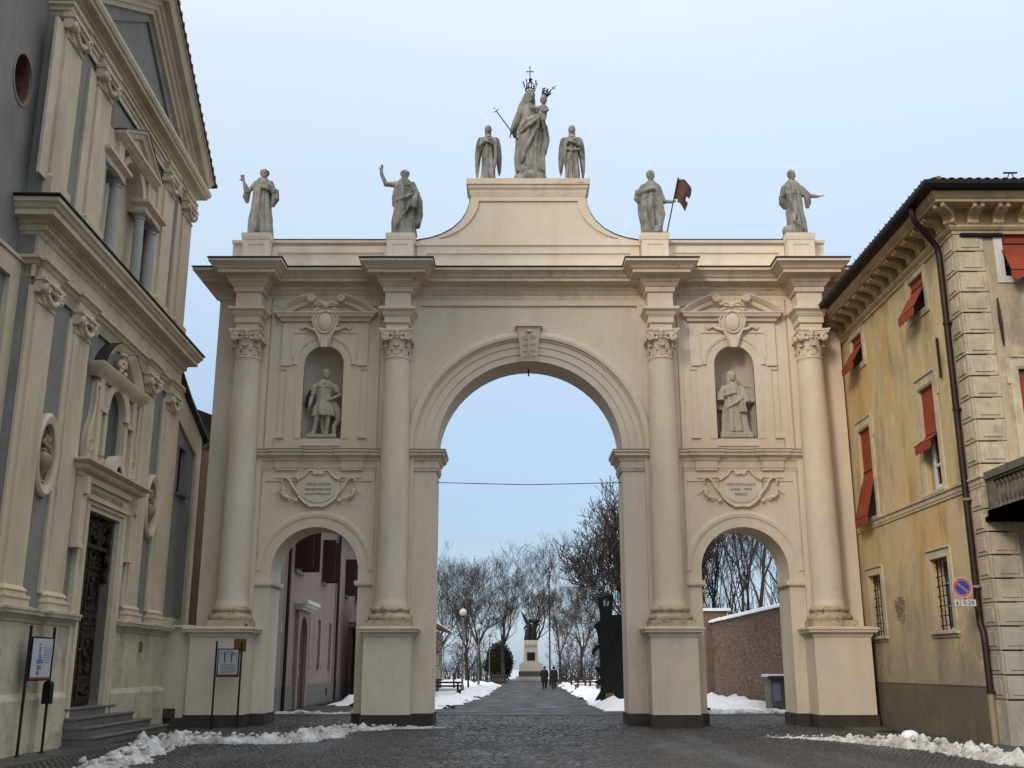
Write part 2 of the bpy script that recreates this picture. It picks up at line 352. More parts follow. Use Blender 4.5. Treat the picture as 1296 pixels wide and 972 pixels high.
# kerb, asphalt drive, pavement strips
b = MB(); b.box(-10, 11, 38.88, 39.15, -.05, .012); o = part('kerb', b, K['pave']); o['kind'] = 'structure'
sheet('road', [(-9.6, 39.15), (10.8, 39.15), (10.8, 46), (4.2, 46.5), (3.7, 60), (4.3, 104), (8, 112), (8, 134), (-6, 134), (-4, 112), (-.9, 104), (-2.0, 60), (-2.8, 47), (-8.7, 48.5), (-9.6, 100), (-10.6, 100)], -.012, 'asph')
b = MB()
for i in range(9): b.cbox(-9.32, -8.35, 16.2 + i * .92, 17.1 + i * .92, -.05, .012, .01)
o = part('pavement', b, K['pave']); o['kind'] = 'structure'
b = MB(); b.plate([(9.15, -.05), (10.6, -.05), (10.6, .03), (9.17, .03), (9.15, .01)], 16, 31.2); o = part('pavement', b, K['pave']); o['kind'] = 'structure'
# two iron manhole covers
for x, y, L_ in ((9.55, 28.4, 'dark rectangular iron cover in the pavement beside the yellow building'),):
    b = MB(); b.box(x - .3, x + .3, y - .4, y + .4, .02, .036)
    o = part('manhole_cover', b, K['iron']); tag(o, L_, 'manhole cover')

# ---- snow
def snow_ridge(name, pts, label, seed=0, m='snowd', chunks=30, parent=None, lump=1.0):
    # pts: (x, y, half width, height) along the ridge
    rs = random.Random(seed); b = MB(); P = []
    for i in range(len(pts) - 1):
        a, c = pts[i], pts[i + 1]; L = math.hypot(c[0] - a[0], c[1] - a[1]); n = max(2, int(L / .07))
        for k in range(n): t = k / n; P.append([a[j] + (c[j] - a[j]) * t for j in range(4)])
    P.append(list(pts[-1])); n = len(P); W = 15; vs = []; fs = []
    for i, (x, y, hw, h) in enumerate(P):
        q, r = P[max(i - 1, 0)], P[min(i + 1, n - 1)]; d = Vector((r[0] - q[0], r[1] - q[1])).normalized(); nx, ny = d.y, -d.x
        e = min(1, i / 4, (n - 1 - i) / 4); 
        hv = hw * (.75 + .5 * noise.noise((x * 1.7, y * 1.7, seed))); wob = .18 * noise.noise((x * 1.1 + 9, y * 1.1, seed)) * lump
        for k in range(W):
            t = k / (W - 1) * 2 - 1; px = x + nx * (t * hv + wob); py = y + ny * (t * hv + wob)
            nn = noise.fractal((px * 3.4, py * 3.4, seed), 1.0, 2.1, 4)
            z = h * e * max(0, (1 - t * t)) ** .6 * (.9 + .60 * nn) - .03 + (.05 * abs(nn) if abs(t) < .95 else 0)
            jx = .05 * noise.noise((px * 6, py * 6, 4)); vs.append((px + jx, py + jx, z if abs(t) < 1 else -.04))
    for i in range(n - 1):
        for k in range(W - 1): a = i * W + k; fs.append((a, a + 1, a + W + 1, a + W))
    b.add(vs, fs)
    for _ in range(chunks):
        i = rs.randrange(n); x, y, hw, h = P[i]; r = rs.uniform(.012, .062) * (1 if h > .12 else .55); s = rs.choice((-1, 1)) * rs.uniform(0, 1.15) * hw
        q, rr = P[max(i - 1, 0)], P[min(i + 1, n - 1)]; d = Vector((rr[0] - q[0], rr[1] - q[1])).normalized()
        vv = MB(); vv.ell((x + d.y * s, y - d.x * s, (h * .8 if abs(s) < hw * .5 else .0) + r * .3), (r * 1.2, r, r * .8), 8, 6)
        vv.v = [tuple(Vector(p) + Vector((1, 1, 1)) * .05 * noise.noise(Vector(p) * 9)) for p in vv.v]; b.add(vv.v, vv.f)
    o = part(name, b, K[m], parent, smooth=180); o['kind'] = 'stuff'; return tag(o, label)
snow_ridge('snow_bank', [(-6.75, 18.0, .46, .15), (-6.95, 20.6, .42, .20), (-7.45, 23.0, .46, .27), (-7.35, 24.6, .45, .27), (-6.4, 24.6, .36, .20), (-5.5, 24.5, .34, .20), (-4.75, 25.0, .42, .24), (-4.5, 26.9, .42, .20), (-4.35, 29.2, .36, .14), (-3.3, 30.2, .30, .10), (-2.2, 30.6, .20, .06), (-1.7, 30.9, .1, .03)],
           'ridge of shovelled dirty snow across the cobbles in front of the church steps', 1, chunks=260)
snow_ridge('snow_bank', [(5.9, 26.9, .07, .03), (6.6, 26.4, .09, .05), (7.2, 25.6, .14, .10), (7.6, 25.0, .16, .13), (7.95, 24.2, .2, .15), (8.2, 23.3, .30, .26), (8.35, 22.5, .30, .24), (8.6, 21.4, .30, .22), (8.7, 20.0, .30, .2), (8.9, 17.6, .34, .22)],
           'ridge of lumpy snow along the pavement of the yellow building', 2, chunks=180)
b = MB(); b.ell((8.32, 23.3, .19), (.20, .19, .15), 12, 8); b.v = [tuple(Vector(p) + Vector((1, 1, 1)) * .05 * noise.noise(Vector(p) * 4)) for p in b.v]; o = part('snow_lump', b, K['snow'], smooth=180); tag(o, 'largest rounded lump of clean snow on the right-hand ridge', 'snow heap')
snow_ridge('snow_bank', [(6.5, 40.4, .4, .12), (8.4, 41.0, .5, .15), (10.3, 41.2, .4, .12)], 'low snow heap behind the right side arch near the kerb', 3, chunks=20)
snow_ridge('snow_bank', [(-9.0, 40.2, .25, .07), (-7.6, 40.6, .3, .09), (-6.6, 40.3, .25, .05), (-5.4, 40.5, .3, .1)], 'thin snow patches on the kerb behind the left side arch', 4, chunks=14)
def snow_field(pts, zt, label, seed, step=.6, m='snow'):
    # snow sheet over a polygon: grid clipped to the polygon, lumpy edges
    xs = [p[0] for p in pts]; ys = [p[1] for p in pts]; b = MB(); idx = {}; vs = []; fs = []
    def inside(x, y):
        c = False; j = len(pts) - 1
        for i in range(len(pts)):
            (xi, yi), (xj, yj) = pts[i], pts[j]
            if (yi > y) != (yj > y) and x < (xj - xi) * (y - yi) / (yj - yi) + xi: c = not c
            j = i
        return c
    def dist(x, y):
        best = 9
        for i in range(len(pts)):
            a = Vector(pts[i]); c = Vector(pts[(i + 1) % len(pts)]); d = c - a; t = max(0, min(1, (Vector((x, y)) - a).dot(d) / d.length_squared)); best = min(best, (a + d * t - Vector((x, y))).length)
        return best
    nx = int((max(xs) - min(xs)) / step) + 1; ny = int((max(ys) - min(ys)) / (step * 1.6)) + 1
    for i in range(nx + 1):
        for j in range(ny + 1):
            x = min(xs) + i * step; y = min(ys) + j * step * 1.6
            ed = .6 * noise.noise((x * .9, y * .9, seed))
            d = dist(x, y) if inside(x, y) else -dist(x, y)
            d += ed
            if d > -.4:
                lump = noise.fractal((x * 1.3, y * 1.3, seed), .9, 2, 4); z = zt * min(1, max(0, d / 1.2)) ** .6 * (1 + .8 * lump) + (.22 * max(0, 1 - abs(d - .7) / .7)) * (.7 + lump) - .03
                idx[i, j] = len(vs); vs.append((x + rnd.uniform(-.15, .15), y + rnd.uniform(-.2, .2), z if d > -.1 else -.05))
    for i in range(nx):
        for j in range(ny):
            q = [(i, j), (i + 1, j), (i + 1, j + 1), (i, j + 1)]
            if all(t in idx for t in q): fs.append(tuple(idx[t] for t in q))
    b.add(vs, fs); o = part('snow_cover', b, K[m], smooth=180); o['kind'] = 'stuff'; return tag(o, label)
snow_field([(-8.2, 50.5), (-3.0, 43.5), (-2.5, 48), (-1.9, 62), (-1.0, 105), (-4, 112), (-5, 134), (-30, 134), (-9.2, 100)], .16, 'snow lying beside the left edge of the park drive', 5, .35)
snow_field([(3.5, 43.0), (9.8, 42.6), (10.9, 46.5), (10.9, 100), (30, 112), (30, 134), (9, 134), (8, 112), (4.5, 104), (3.9, 60)], .2, 'snow lying beside the right edge of the park drive', 6, .35)

# ================================================================ THE ARCH  (local: x along, front face y=0 towards the camera)
A = empty('triumphal_arch', (.53, 32, 0), 0, 'tall cream baroque triumphal arch with three openings and statues on top', 'arch')
T_ = 1.35; CX = (4.09, 8.74); SX = 6.42
b = MB()
outer = [(-9.84, 0)]
def notch(cx, half, zs): return [(cx - half, 0)] + [(cx - half * math.cos(PI * i / 28), zs + half * math.sin(PI * i / 28)) for i in range(29)] + [(cx + half, 0)]
outer += notch(-SX, 1.3, 4.4) + notch(0, 2.85, 8.04) + notch(SX, 1.3, 4.4) + [(9.84, 0), (9.84, 13.3), (-9.84, 13.3)]
nich = [arch_pts(s * SX, .62, 8.42, 10.78, 14) for s in (-1, 1)]
b.plate(outer, 0, T_, nich)
part('wall', b, K['cream'], A)
# niches: half-round back with a quarter-sphere head
for s in (-1, 1):
    b = MB(); vs = []; fs = []; N = 16; cx = s * SX
    rows = [(8.42, 1.0), (9.2, 1.0), (10.0, 1.0), (10.78, 1.0)] + [(10.78 + .62 * math.sin(R(a)), math.cos(R(a))) for a in (15, 30, 45, 60, 75, 90)]
    for z, k in rows:
        for i in range(N + 1): t = PI * i / N; vs.append((cx - .62 * k * math.cos(t), .62 * k * math.sin(t) * 1.05, z))
    for j in range(len(rows) - 1):
        for i in range(N): a = j * (N + 1) + i; fs.append((a, a + 1, a + N + 2, a + N + 1))
    fs.append(tuple(range(N + 1)))
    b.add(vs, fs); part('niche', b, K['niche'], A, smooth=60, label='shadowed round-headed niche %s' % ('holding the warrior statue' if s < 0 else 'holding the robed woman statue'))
# raised face layer with recessed panels
b = MB()
for s in (-1, 1):
    cx = s * SX
    b.plate(rect(cx - 1.72, cx + 1.72, 8.05, 13.25), -.05, .004, [rect(cx - 1.6, cx + 1.6, 8.12, 12.73)])
    b.plate([(cx - 1.72, 4.12), (cx - 1.72, 7.42), (cx + 1.72, 7.42), (cx + 1.72, 4.12), (cx + 1.68, 4.4)] + [(cx + 1.68 * math.cos(PI * i / 20), 4.4 + 1.68 * math.sin(PI * i / 20)) for i in range(1, 20)] + [(cx - 1.68, 4.4)], -.035, .004,
            [[(cx - 1.62, 5.35), (cx - 1.2, 5.9)] + [(cx + 1.95 * math.cos(R(a)), 4.4 + 1.95 * math.sin(R(a))) for a in range(128, 51, -6)] + [(cx + 1.2, 5.9), (cx + 1.62, 5.35), (cx + 1.62, 7.1), (cx - 1.62, 7.1)]])
    for q in (-1, 1): b.box(cx + q * .98 - .33, cx + q * .98 + .33, -.075, -.035, 7.2, 7.235)
hole = [(3.44, 9.9)] + [(3.44, 12.73), (-3.44, 12.73), (-3.44, 9.9)] + [(4.05 * math.cos(R(a)), 8.04 + 4.05 * math.sin(R(a))) for a in range(148, 31, -4)]
ring = [(3.6, 8.06), (3.6, 13.25), (-3.6, 13.25), (-3.6, 8.06), (-3.3, 8.06)] + [(3.3 * math.cos(R(a)), 8.04 + 3.3 * math.sin(R(a))) for a in range(176, 3, -4)] + [(3.3, 8.06)]
b.plate(ring, -.05, .004, [hole])
part('panel_moulding', b, K['cream'], A)
b = MB()
b.box(-3.44, 3.44, -.075, -.05, 12.735, 12.775); part('panel_moulding', b, K['cream'], A)
# archivolts
b = MB(); b.arc(0, 8.04, [(2.85, .02), (2.85, -.09), (3.07, -.09), (3.07, -.12), (3.31, -.12), (3.31, -.15), (3.47, -.15), (3.50, -.20), (3.53, -.20), (3.56, -.27), (3.64, -.30), (3.73, -.27), (3.79, -.22), (3.81, -.13), (3.81, .02)], 0, 180, 64)
part('archivolt', b, K['cream'], A, smooth=40, label='wide stepped moulding round the central opening')
for s in (-1, 1):
    b = MB(); b.arc(s * SX, 4.4, [(1.3, .02), (1.3, -.06), (1.6, -.06), (1.6, -.085), (1.68, -.1), (1.73, -.1), (1.76, -.075), (1.79, -.07), (1.79, .02)], 0, 180, 48)
    b.plate(rect(s * SX - 1.79, s * SX - 1.3, 3.98, 4.4), -.06, .02); b.plate(rect(s * SX + 1.3, s * SX + 1.79, 3.98, 4.4), -.06, .02)
    part('archivolt', b, K['cream'], A, smooth=40)
    for q in (-1, 1):
        b = MB()
        x0 = s * SX + q * 1.3
        pth = [(x0 + q * .5, 0), (x0, 0), (x0, T_)] if q > 0 else [(x0 - .5, 0), (x0, 0), (x0, T_)]
        if q > 0: pth = pth[::-1]
        b.sweep([(0, 3.96), (.08, 3.96), (.1, 4.0), (.1, 4.1), (.0, 4.12)], pth)
        part('impost', b, K['cream'], A)
# keystone
b = MB(); zt = 11.93
b.add([(-.25, .0, 10.86), (.25, .0, 10.86), (.36, .0, zt), (-.36, .0, zt), (-.25, -.2, 10.86), (.25, -.2, 10.86), (.36, -.40, zt), (-.36, -.40, zt)], [(0, 3, 2, 1), (4, 5, 6, 7), (0, 1, 5, 4), (1, 2, 6, 5), (2, 3, 7, 6), (3, 0, 4, 7)])
b.box(-.43, .43, -.47, 0, zt, zt + .11)
ks = part('keystone', b, K['cream'], A)
b = MB()
for s in (-1, 1):
    for k, (z, r) in enumerate(((11.6, .07), (11.4, .055), (11.2, .05), (11.03, .05))):
        b.spiral(s * (.13 + .02 * (11.6 - z)), z, -.24 - .19 * (z - 10.86) / 1.07, r, 1.2, s, .018)
b.ell((0, -.42, 11.78), (.09, .05, .045), 8, 6); b.tube([(0, -.38, 11.7), (0, -.31, 11.3), (0, -.26, 11.0)], [.03, .045, .02], 6)
part('carved_leaf', b, K['cream'], ks, smooth=60)
b = MB(); b.tube([(0, .7, 10.86), (0, .7, 10.62)], .025, 6); part('lamp_hook', b, K['iron'], A)
# string course
prs = [(-.01, 7.42), (.05, 7.42), (.05, 7.50), (.07, 7.50), (.07, 7.70), (.10, 7.72), (.13, 7.80), (.20, 7.85), (.24, 7.87), (.24, 7.93), (.29, 7.98), (.29, 8.03), (-.01, 8.05)]
def spath(s):
    a = [(8.74, .02), (8.74, 0), (SX + 1.28, 0), (SX + 1.28, -.06), (SX + .72, -.06), (SX + .72, 0), (SX - .72, 0), (SX - .72, -.06), (SX - 1.28, -.06), (SX - 1.28, 0), (2.85, 0), (2.85, T_)]
    return [(-x, y) for x, y in a] if s < 0 else a[::-1]
for s in (-1, 1):
    b = MB(); b.sweep(prs, spath(s)); o = part('string_course', b, K['creamd'], A)
    b = MB(); b.sweep([(.0, 8.052), (.30, 8.034), (.30, 8.05), (.0, 8.07)], spath(s)); part('flashing', b, K['lead'], o)
# dark stone foot of the piers and shallow door-side plinths
def plinth_path(x0, x1): return [(x0, T_), (x0, 0), (x1, 0), (x1, T_)]
for x0, x1 in ((-9.84, -SX - 1.3), (-SX + 1.3, -2.85), (2.85, SX - 1.3), (SX + 1.3, 9.84)):
    b = MB(); b.sweep([(-.05, 0), (.045, 0), (.045, .33), (-.05, .33)], plinth_path(x0, x1)); part('plinth', b, K['blackstone'], A)
# entablature
def eb(s, c): return [(c - .39, 0), (c - .39, -.80), (c + .39, -.80), (c + .39, 0)]
path = [(-9.84, T_), (-9.84, 0)]
for c in (-CX[1], -CX[0], CX[0], CX[1]): path += eb(0, c)
path += [(9.84, 0), (9.84, T_)]
b = MB(); b.sweep([(-.02, 12.93), (.055, 12.93), (.065, 13.0), (.065, 13.08), (.10, 13.10), (.17, 13.20), (.22, 13.24), (.22, 13.31), (.27, 13.34), (.27, 13.37), (.50, 13.41), (.50, 13.50), (.55, 13.53), (.60, 13.60), (.68, 13.67), (.74, 13.70), (.74, 13.78), (-.02, 13.80)], path)
b.box(-9.8, 9.8, .0, T_, 13.3, 13.79)
en = part('cornice', b, K['creamd'], A)
b = MB(); b.sweep([(-.3, 13.81), (.76, 13.785), (.77, 13.80), (.77, 13.83), (-.3, 13.85)], path); part('flashing', b, K['lead'], en)
b = MB(); b.sweep([(-.25, 13.84), (.70, 13.832), (.66, 13.868), (-.2, 13.90)], path); o = part('snow_cover', b, K['snow'], en); o['kind'] = 'stuff'
# attic
def cc(s):
    p = [(3.75, 15.0), (3.2, 15.1), (2.85, 15.22), (2.5, 15.42), (2.21, 15.70), (2.06, 15.95), (1.96, 16.2), (1.88, 16.66)]
    return [(s * x, z) for x, z in p]
up = cc(1); lo = cc(-1)[::-1]
b = MB(); b.plate([(-9.6, 13.8), (9.6, 13.8), (9.6, 14.95), (3.75, 14.95)] + up + lo + [(-3.75, 14.95), (-9.6, 14.95)], .12, .95)
at = part('attic', b, K['cream'], A)
b = MB()
for s in (-1, 1):
    x0, x1 = sorted((s * 4.5, s * 8.3)); b.plate(rect(x0, x1, 13.85, 14.82), .06, .13, [rect(x0 + .18, x1 - .18, 13.87, 14.6)])
ow = [(1.88 - .0, 16.62)]
inn = [(1.62, 16.42), (1.66, 16.15), (1.78, 15.9), (1.95, 15.65), (2.2, 15.42), (2.55, 15.22), (2.95, 15.08)]
b.plate([(3.72, 14.9), (3.72, 14.98)] + up[1:-1] + [(1.88, 16.6), (-1.88, 16.6)] + lo[1:-1] + [(-3.72, 14.98), (-3.72, 14.9)], .06, .13,
        [[(x, z) for x, z in inn[::-1]][0:] + [(-x, z) for x, z in inn]])
b.plate(rect(-3.6, 3.6, 13.85, 14.84), .06, .13, [rect(-3.3, 3.3, 13.87, 14.58)])
b.box(-3.66, 3.66, -.0, .13, 14.84, 14.9)
part('panel_moulding', b, K['cream'], at)
b = MB()
for s in (-1, 1):
    x0, x1 = sorted((s * 4.5, s * 8.3)); b.plate([(x0, 14.93), (x1, 14.93), (x1, 15.02), (x0, 15.02)], .0, 1.0)
b.box(-9.62, -9.2, .02, 1, 14.93, 15.02); b.box(9.2, 9.62, .02, 1, 14.93, 15.02)
o = part('coping', b, K['creamd'], at)
b = MB()
for s in (-1, 1):
    x0, x1 = sorted((s * 4.5, s * 8.3)); b.box(x0, x1, -.02, 1.02, 15.022, 15.045)
    P = cc(s)
    for i in range(len(P) - 1):
        (xa, za), (xb, zb) = P[i], P[i + 1]
        b.add([(xa, .04, za), (xb, .04, zb), (xb, 1, zb), (xa, 1, za), (xa, .04, za + .03), (xb, .04, zb + .03), (xb, 1, zb + .03), (xa, 1, za + .03)], [(0, 3, 2, 1), (4, 5, 6, 7), (0, 1, 5, 4), (1, 2, 6, 5), (2, 3, 7, 6), (3, 0, 4, 7)])
part('flashing', b, K['lead'], at)
b = MB(); b.sweep([(-.02, 16.55), (.03, 16.58), (.06, 16.72), (.06, 16.78), (.12, 16.86), (.12, 16.93), (.17, 16.96), (.17, 17.16), (-.3, 17.2)], [(-1.86, 1.0), (-1.86, .08), (1.86, .08), (1.86, 1.0)])
b.box(-1.84, 1.84, .1, .98, 16.5, 17.18); part('attic_cornice', b, K['creamd'], at)
for c in (-CX[1], -CX[0], CX[0], CX[1]):
    b = MB(); x = c - .03 if abs(c) < 5 else c; b.box(x - .42, x + .42, -.36, .62, 13.82, 14.98); b.sweep([(0, 14.86), (.03, 14.88), (.05, 14.98), (.05, 15.10), (-.3, 15.12)], [(x - .42, .62), (x - .42, -.36), (x + .42, -.36), (x + .42, .62), (x - .42, .62)], False)
    b.box(x - .4, x + .4, -.34, .6, 14.95, 15.11)
    b.plate(rect(x - .42, x + .42, 13.9, 14.86), -.385, -.355, [rect(x - .25, x + .25, 14.0, 14.72)])
    part('statue_pedestal', b, K['cream'], A)
# columns with bases and capitals
def capital_mesh():
    b = MB(); b.lathe([(.365, -.06), (.40, -.05), (.41, -.02), (.40, .01), (.37, .02), (.35, .05), (.34, .3), (.36, .55), (.42, .72), (.43, .74)], 0, 0, 28)
    for row, (z0, h, n, rr, off) in enumerate(((.04, .30, 8, .355, 0), (.2, .36, 8, .36, .5))):
        for i in range(n):
            a = 2 * PI * (i + off) / n; pr = [(0, 0, .10), (.02, .35, .11), (.03, .7, .10), (.085, .98, .085), (.13, 1.0, .06), (.14, .86, .03)]
            vs = []
            for d, k, wd in pr:
                r = rr + d + .012; z = z0 + h * k
                for q in (-1, 0, 1):
                    aa = a + q * wd / rr; r2 = r + (.022 if q == 0 else 0); vs.append((r2 * math.cos(aa), r2 * math.sin(aa), z))
            fs = [(j * 3 + q, j * 3 + q + 1, j * 3 + q + 4, j * 3 + q + 3) for j in range(len(pr) - 1) for q in (0, 1)]
            b.add(vs, fs)
    for sx in (-1, 1):
        for sy in (-1,):
            c = (sx * .36, sy * .42)
            for k in range(1): 
                bb = MB(); bb.disc(c[0], .60, .125, c[1] - .03, c[1] + .1, 14); b.add(bb.v, bb.f)
                b.spiral(c[0], .60, c[1] - .035, .11, 1.8, -sx, .024, R(90))
            bb = MB(); bb.v = []; bb.disc(0, .60, .12, -.06, .06, 12)
            M_ = Matrix.Translation((sx * .43, -.0, 0)) @ Matrix.Rotation(R(90), 4, 'Z'); b.add([tuple(M_ @ Vector(p)) for p in bb.v], bb.f)
            b.tube([(sx * .34, -.40, .72), (sx * .2, -.40, .70), (sx * .06, -.40, .66)], [.03, .025, .02], 6)
    for i in range(9): a = PI + PI * (i + .5) / 9; b.ell((.40 * math.cos(a), .40 * math.sin(a), .60), (.045, .045, .05), 6, 5)
    # concave abacus
    def abac(z0, z1, h, k):
        P = []
        for q in range(4):
            a = R(90 * q); 
            for t, c_ in ((-1, 1), (-.85, .9), (-.4, .80), (0, .77), (.4, .80), (.85, .9)):
                x, y = h * c_, h * t * 1.0; P.append((x * math.cos(a) - y * math.sin(a), x * math.sin(a) + y * math.cos(a)))
        m = len(P); b.add([(x, y, z0) for x, y in P] + [(x, y, z1) for x, y in P], [tuple(reversed(range(m))), tuple(range(m, 2 * m))] + [(i, (i + 1) % m, m + (i + 1) % m, m + i) for i in range(m)])
    abac(.735, .80, .50, 0); abac(.80, .86, .54, 0)
    b.ell((0, -.43, .79), (.075, .05, .075), 8, 6); b.ell((0, -.44, .70), (.04, .03, .06), 8, 6)
    return b
cap_me = capital_mesh().mesh('capital')
sh = MB(); sh.lathe([(.49, 3.32), (.49, 3.37), (.468, 3.42), (.46, 3.6), (.458, 5.2), (.445, 7), (.42, 9), (.385, 10.7), (.385, 10.84), (.40, 10.86)], 0, 0, 40)
bs = MB(); bs.box(-.64, .64, -.64, .64, 2.74, 2.92); bs.lathe([(.62, 2.92), (.645, 2.96), (.65, 3.0), (.64, 3.05), (.60, 3.09), (.55, 3.10), (.53, 3.13), (.53, 3.16), (.555, 3.18), (.575, 3.22), (.565, 3.27), (.53, 3.30), (.49, 3.32)], 0, 0, 40)
proto = None
for c in (-CX[1], -CX[0], CX[0], CX[1]):
    if proto is None:
        proto = part('column', sh, K['cream'], A, smooth=40, loc=(c, -.36, 0))
        part('column_base', bs, K['creamw'], proto, smooth=35); k_ = link('capital', cap_me, K['cream'], proto, smooth=40, loc=(0, 0, 10.88))
    else: again(proto, (c, -.36, 0))
    b = MB(); b.box(c - .56, c + .56, -.12, .0, .33, 12.95); b.box(c - .34, c + .34, -.74, -.05, 11.72, 11.94); b.box(c - .39, c + .39, -.80, -.05, 11.94, 12.96)
    b.sweep([(-.02, 12.13), (.03, 12.15), (.04, 12.20), (.06, 12.20), (.08, 12.27), (.15, 12.33), (.17, 12.34), (.17, 12.42), (-.02, 12.44)], [(c - .39, 0), (c - .39, -.80), (c + .39, -.80), (c + .39, 0)])
    part('entablature_block', b, K['cream'], A)
    x0, x1 = (c - .67, c + .67) if abs(c) < 5 else ((c - .67, c + .95) if c > 0 else (c - .95, c + .67))
    b = MB(); b.box(x0, x1, -1.0, 0, .33, 2.5); b.sweep([(-.02, 2.42), (.03, 2.46), (.06, 2.55), (.16, 2.58), (.17, 2.64), (.20, 2.66), (.20, 2.71), (-.02, 2.75)], [(x0, 0), (x0, -1.0), (x1, -1.0), (x1, 0)])
    b.box(x0 + .01, x1 - .01, -.98, 0, 2.5, 2.745)
    pd = part('pedestal', b, K['cream'], A)
    b = MB(); b.box(x0 - .04, x1 + .04, -1.04, 0, 0, .33); part('plinth', b, K['blackstone'], pd)
# low wall from the arch to the church
b = MB(); b.box(-10.45, -9.55, -.85, -.3, .2, 2.72); b.box(-10.45, -9.69, -.95, -.2, 2.725, 2.79); part('link_wall', b, K['cream'], A, label='low plain wall joining the arch to the church corner')
b = MB(); b.box(-10.45, -9.7, -1.15, -.3, 0, .25); b.box(-10.45, -10.0, -1.3, -.85, .25, .5); part('rubble_footing', b, K['blackstone'], A)
# niche aedicules
for s in (-1, 1):
    cx = s * SX; b = MB()
    b.plate([(cx - 1.36, 10.62), (cx - 1.36, 12.2), (cx + 1.36, 12.2), (cx + 1.36, 10.62), (cx + 1.16, 10.62), (cx + 1.16, 8.5), (cx + 1.42, 8.5), (cx + 1.42, 8.06), (cx - 1.42, 8.06), (cx - 1.42, 8.5), (cx - 1.16, 8.5), (cx - 1.16, 10.62)], -.07, .004,
            [arch_pts(cx, .62, 8.42, 10.78, 16)])
    b.plate([(cx - 1.36, 8.5), (cx - 1.36, 10.62), (cx - 1.16, 10.62), (cx - 1.16, 8.5)], -.035, .004)
    b.plate([(cx + 1.16, 8.5), (cx + 1.16, 10.62), (cx + 1.36, 10.62), (cx + 1.36, 8.5)], -.035, .004)
    fr = part('niche_surround', b, K['cream'], A)
    b = MB(); b.arc(cx, 10.78, [(.62, .0), (.62, -.09), (.84, -.09), (.88, -.12), (.97, -.13), (1.0, -.1), (1.0, .0)], 0, 180, 36)
    b.plate(rect(cx - .84, cx - .62, 8.42, 10.78), -.09, 0); b.plate(rect(cx + .62, cx + .84, 8.42, 10.78), -.09, 0)
    for q in (-1, 1):
        b.box(cx + q * 1.18 - .15, cx + q * 1.18 + .15, -.13, -.06, 10.74, 10.82); b.box(cx + q * 1.28 - .13, cx + q * 1.28 + .13, -.13, -.06, 8.42, 8.50)
        b.plate([(cx + q * 1.0, 11.0), (cx + q * 1.0, 11.82), (cx + q * .25, 11.82), (cx + q * .25, 11.86), (cx + q * 1.04, 11.86), (cx + q * 1.04, 11.0)], -.1, -.06)
    b.box(cx - .62, cx + .62, -.1, -.06, 8.18, 8.24)
    part('niche_frame', b, K['cream'], fr, smooth=30)
    b = MB(); b.sweep([(-.02, 12.18), (.03, 12.2), (.05, 12.28), (.14, 12.32), (.17, 12.40), (.2, 12.42), (.2, 12.46), (-.02, 12.48)], [(cx - 1.38, 0), (cx - 1.38, -.13), (cx - .28, -.13), (cx - .28, 0)])
    b.sweep([(-.02, 12.18), (.03, 12.2), (.05, 12.28), (.14, 12.32), (.17, 12.40), (.2, 12.42), (.2, 12.46), (-.02, 12.48)], [(cx + .28, 0), (cx + .28, -.13), (cx + 1.38, -.13), (cx + 1.38, 0)])
    # broken segmental pediment
    rr = 2.35; cz = 12.48 - .0 + .62 - rr
    for q in (-1, 1):
        a1 = math.degrees(math.acos(.50 / rr)); a0 = math.degrees(math.acos(1.60 / rr)) - 1
        pr = [(rr - .26, .0), (rr - .26, -.10), (rr - .2, -.14), (rr - .14, -.14), (rr - .10, -.22), (rr - .02, -.30), (rr, -.32), (rr + .03, -.32), (rr + .03, .0)]
        if q > 0: b.arc(cx, cz, pr, a0, a1, 14)
        else: b.arc(cx, cz, pr, 180 - a1, 180 - a0, 14)
        b.disc(cx + q * .47, 12.93, .13, -.3, 0, 14); b.spiral(cx + q * .47, 12.93, -.30, .11, 1.7, q, .026, R(90))
    part('broken_pediment', b, K['cream'], fr, smooth=30)
    # cartouche
    b = MB(); z0 = 12.1
    b.plate([(cx + x, z0 + z) for x, z in ((-.30, .52), (-.18, .42), (0, .50), (.18, .42), (.30, .52), (.30, .34), (.38, .1), (.34, -.2), (.12, -.5), (.10, -.78), (-.10, -.78), (-.12, -.5), (-.34, -.2), (-.38, .1), (-.30, .34))], -.24, -.06)
    b.ell((cx, -.24, z0 + .03), (.24, .09, .31), 16, 10)
    pts = [(cx + .28 * math.cos(R(a)), -.27, z0 + .03 + .36 * math.sin(R(a))) for a in range(0, 361, 15)]; b.tube(pts, .03, 6)
    for q in (-1, 1):
        b.tube([(cx + q * .22, -.25, z0 + .5), (cx + q * .36, -.27, z0 + .42), (cx + q * .30, -.27, z0 + .28), (cx + q * .42, -.25, z0 + .12), (cx + q * .36, -.22, z0 - .1)], [.03, .045, .035, .045, .02], 6)
        b.tube([(cx + q * .30, -.2, z0 - .22), (cx + q * .48, -.16, z0 - .16), (cx + q * .62, -.13, z0 - .08), (cx + q * .76, -.12, z0 - .16), (cx + q * .84, -.1, z0 - .08)], [.05, .05, .04, .03, .015], 6)
        b.tube([(cx + q * .3, -.25, z0 - .2), (cx + q * .17, -.24, z0 - .5), (cx + q * .12, -.18, z0 - .75)], [.05, .04, .03], 6)
        b.tube([(cx + q * .05, -.25, z0 + .62), (cx + q * .2, -.27, z0 + .70), (cx + q * .34, -.24, z0 + .62), (cx + q * .4, -.2, z0 + .7)], [.04, .05, .035, .02], 6)
    b.ell((cx, -.27, z0 + .58), (.1, .08, .1), 8, 6)
    part('shield_ornament', b, K['cream'], fr, smooth=50)
    # inscription cartouche
    z0 = 6.83; iy = -.05; b = MB()
    def cu(pts, r): 
        for q in (-1, 1): b.tube([(cx + q * x, y, z0 + z) for x, y, z in pts], r, 6)
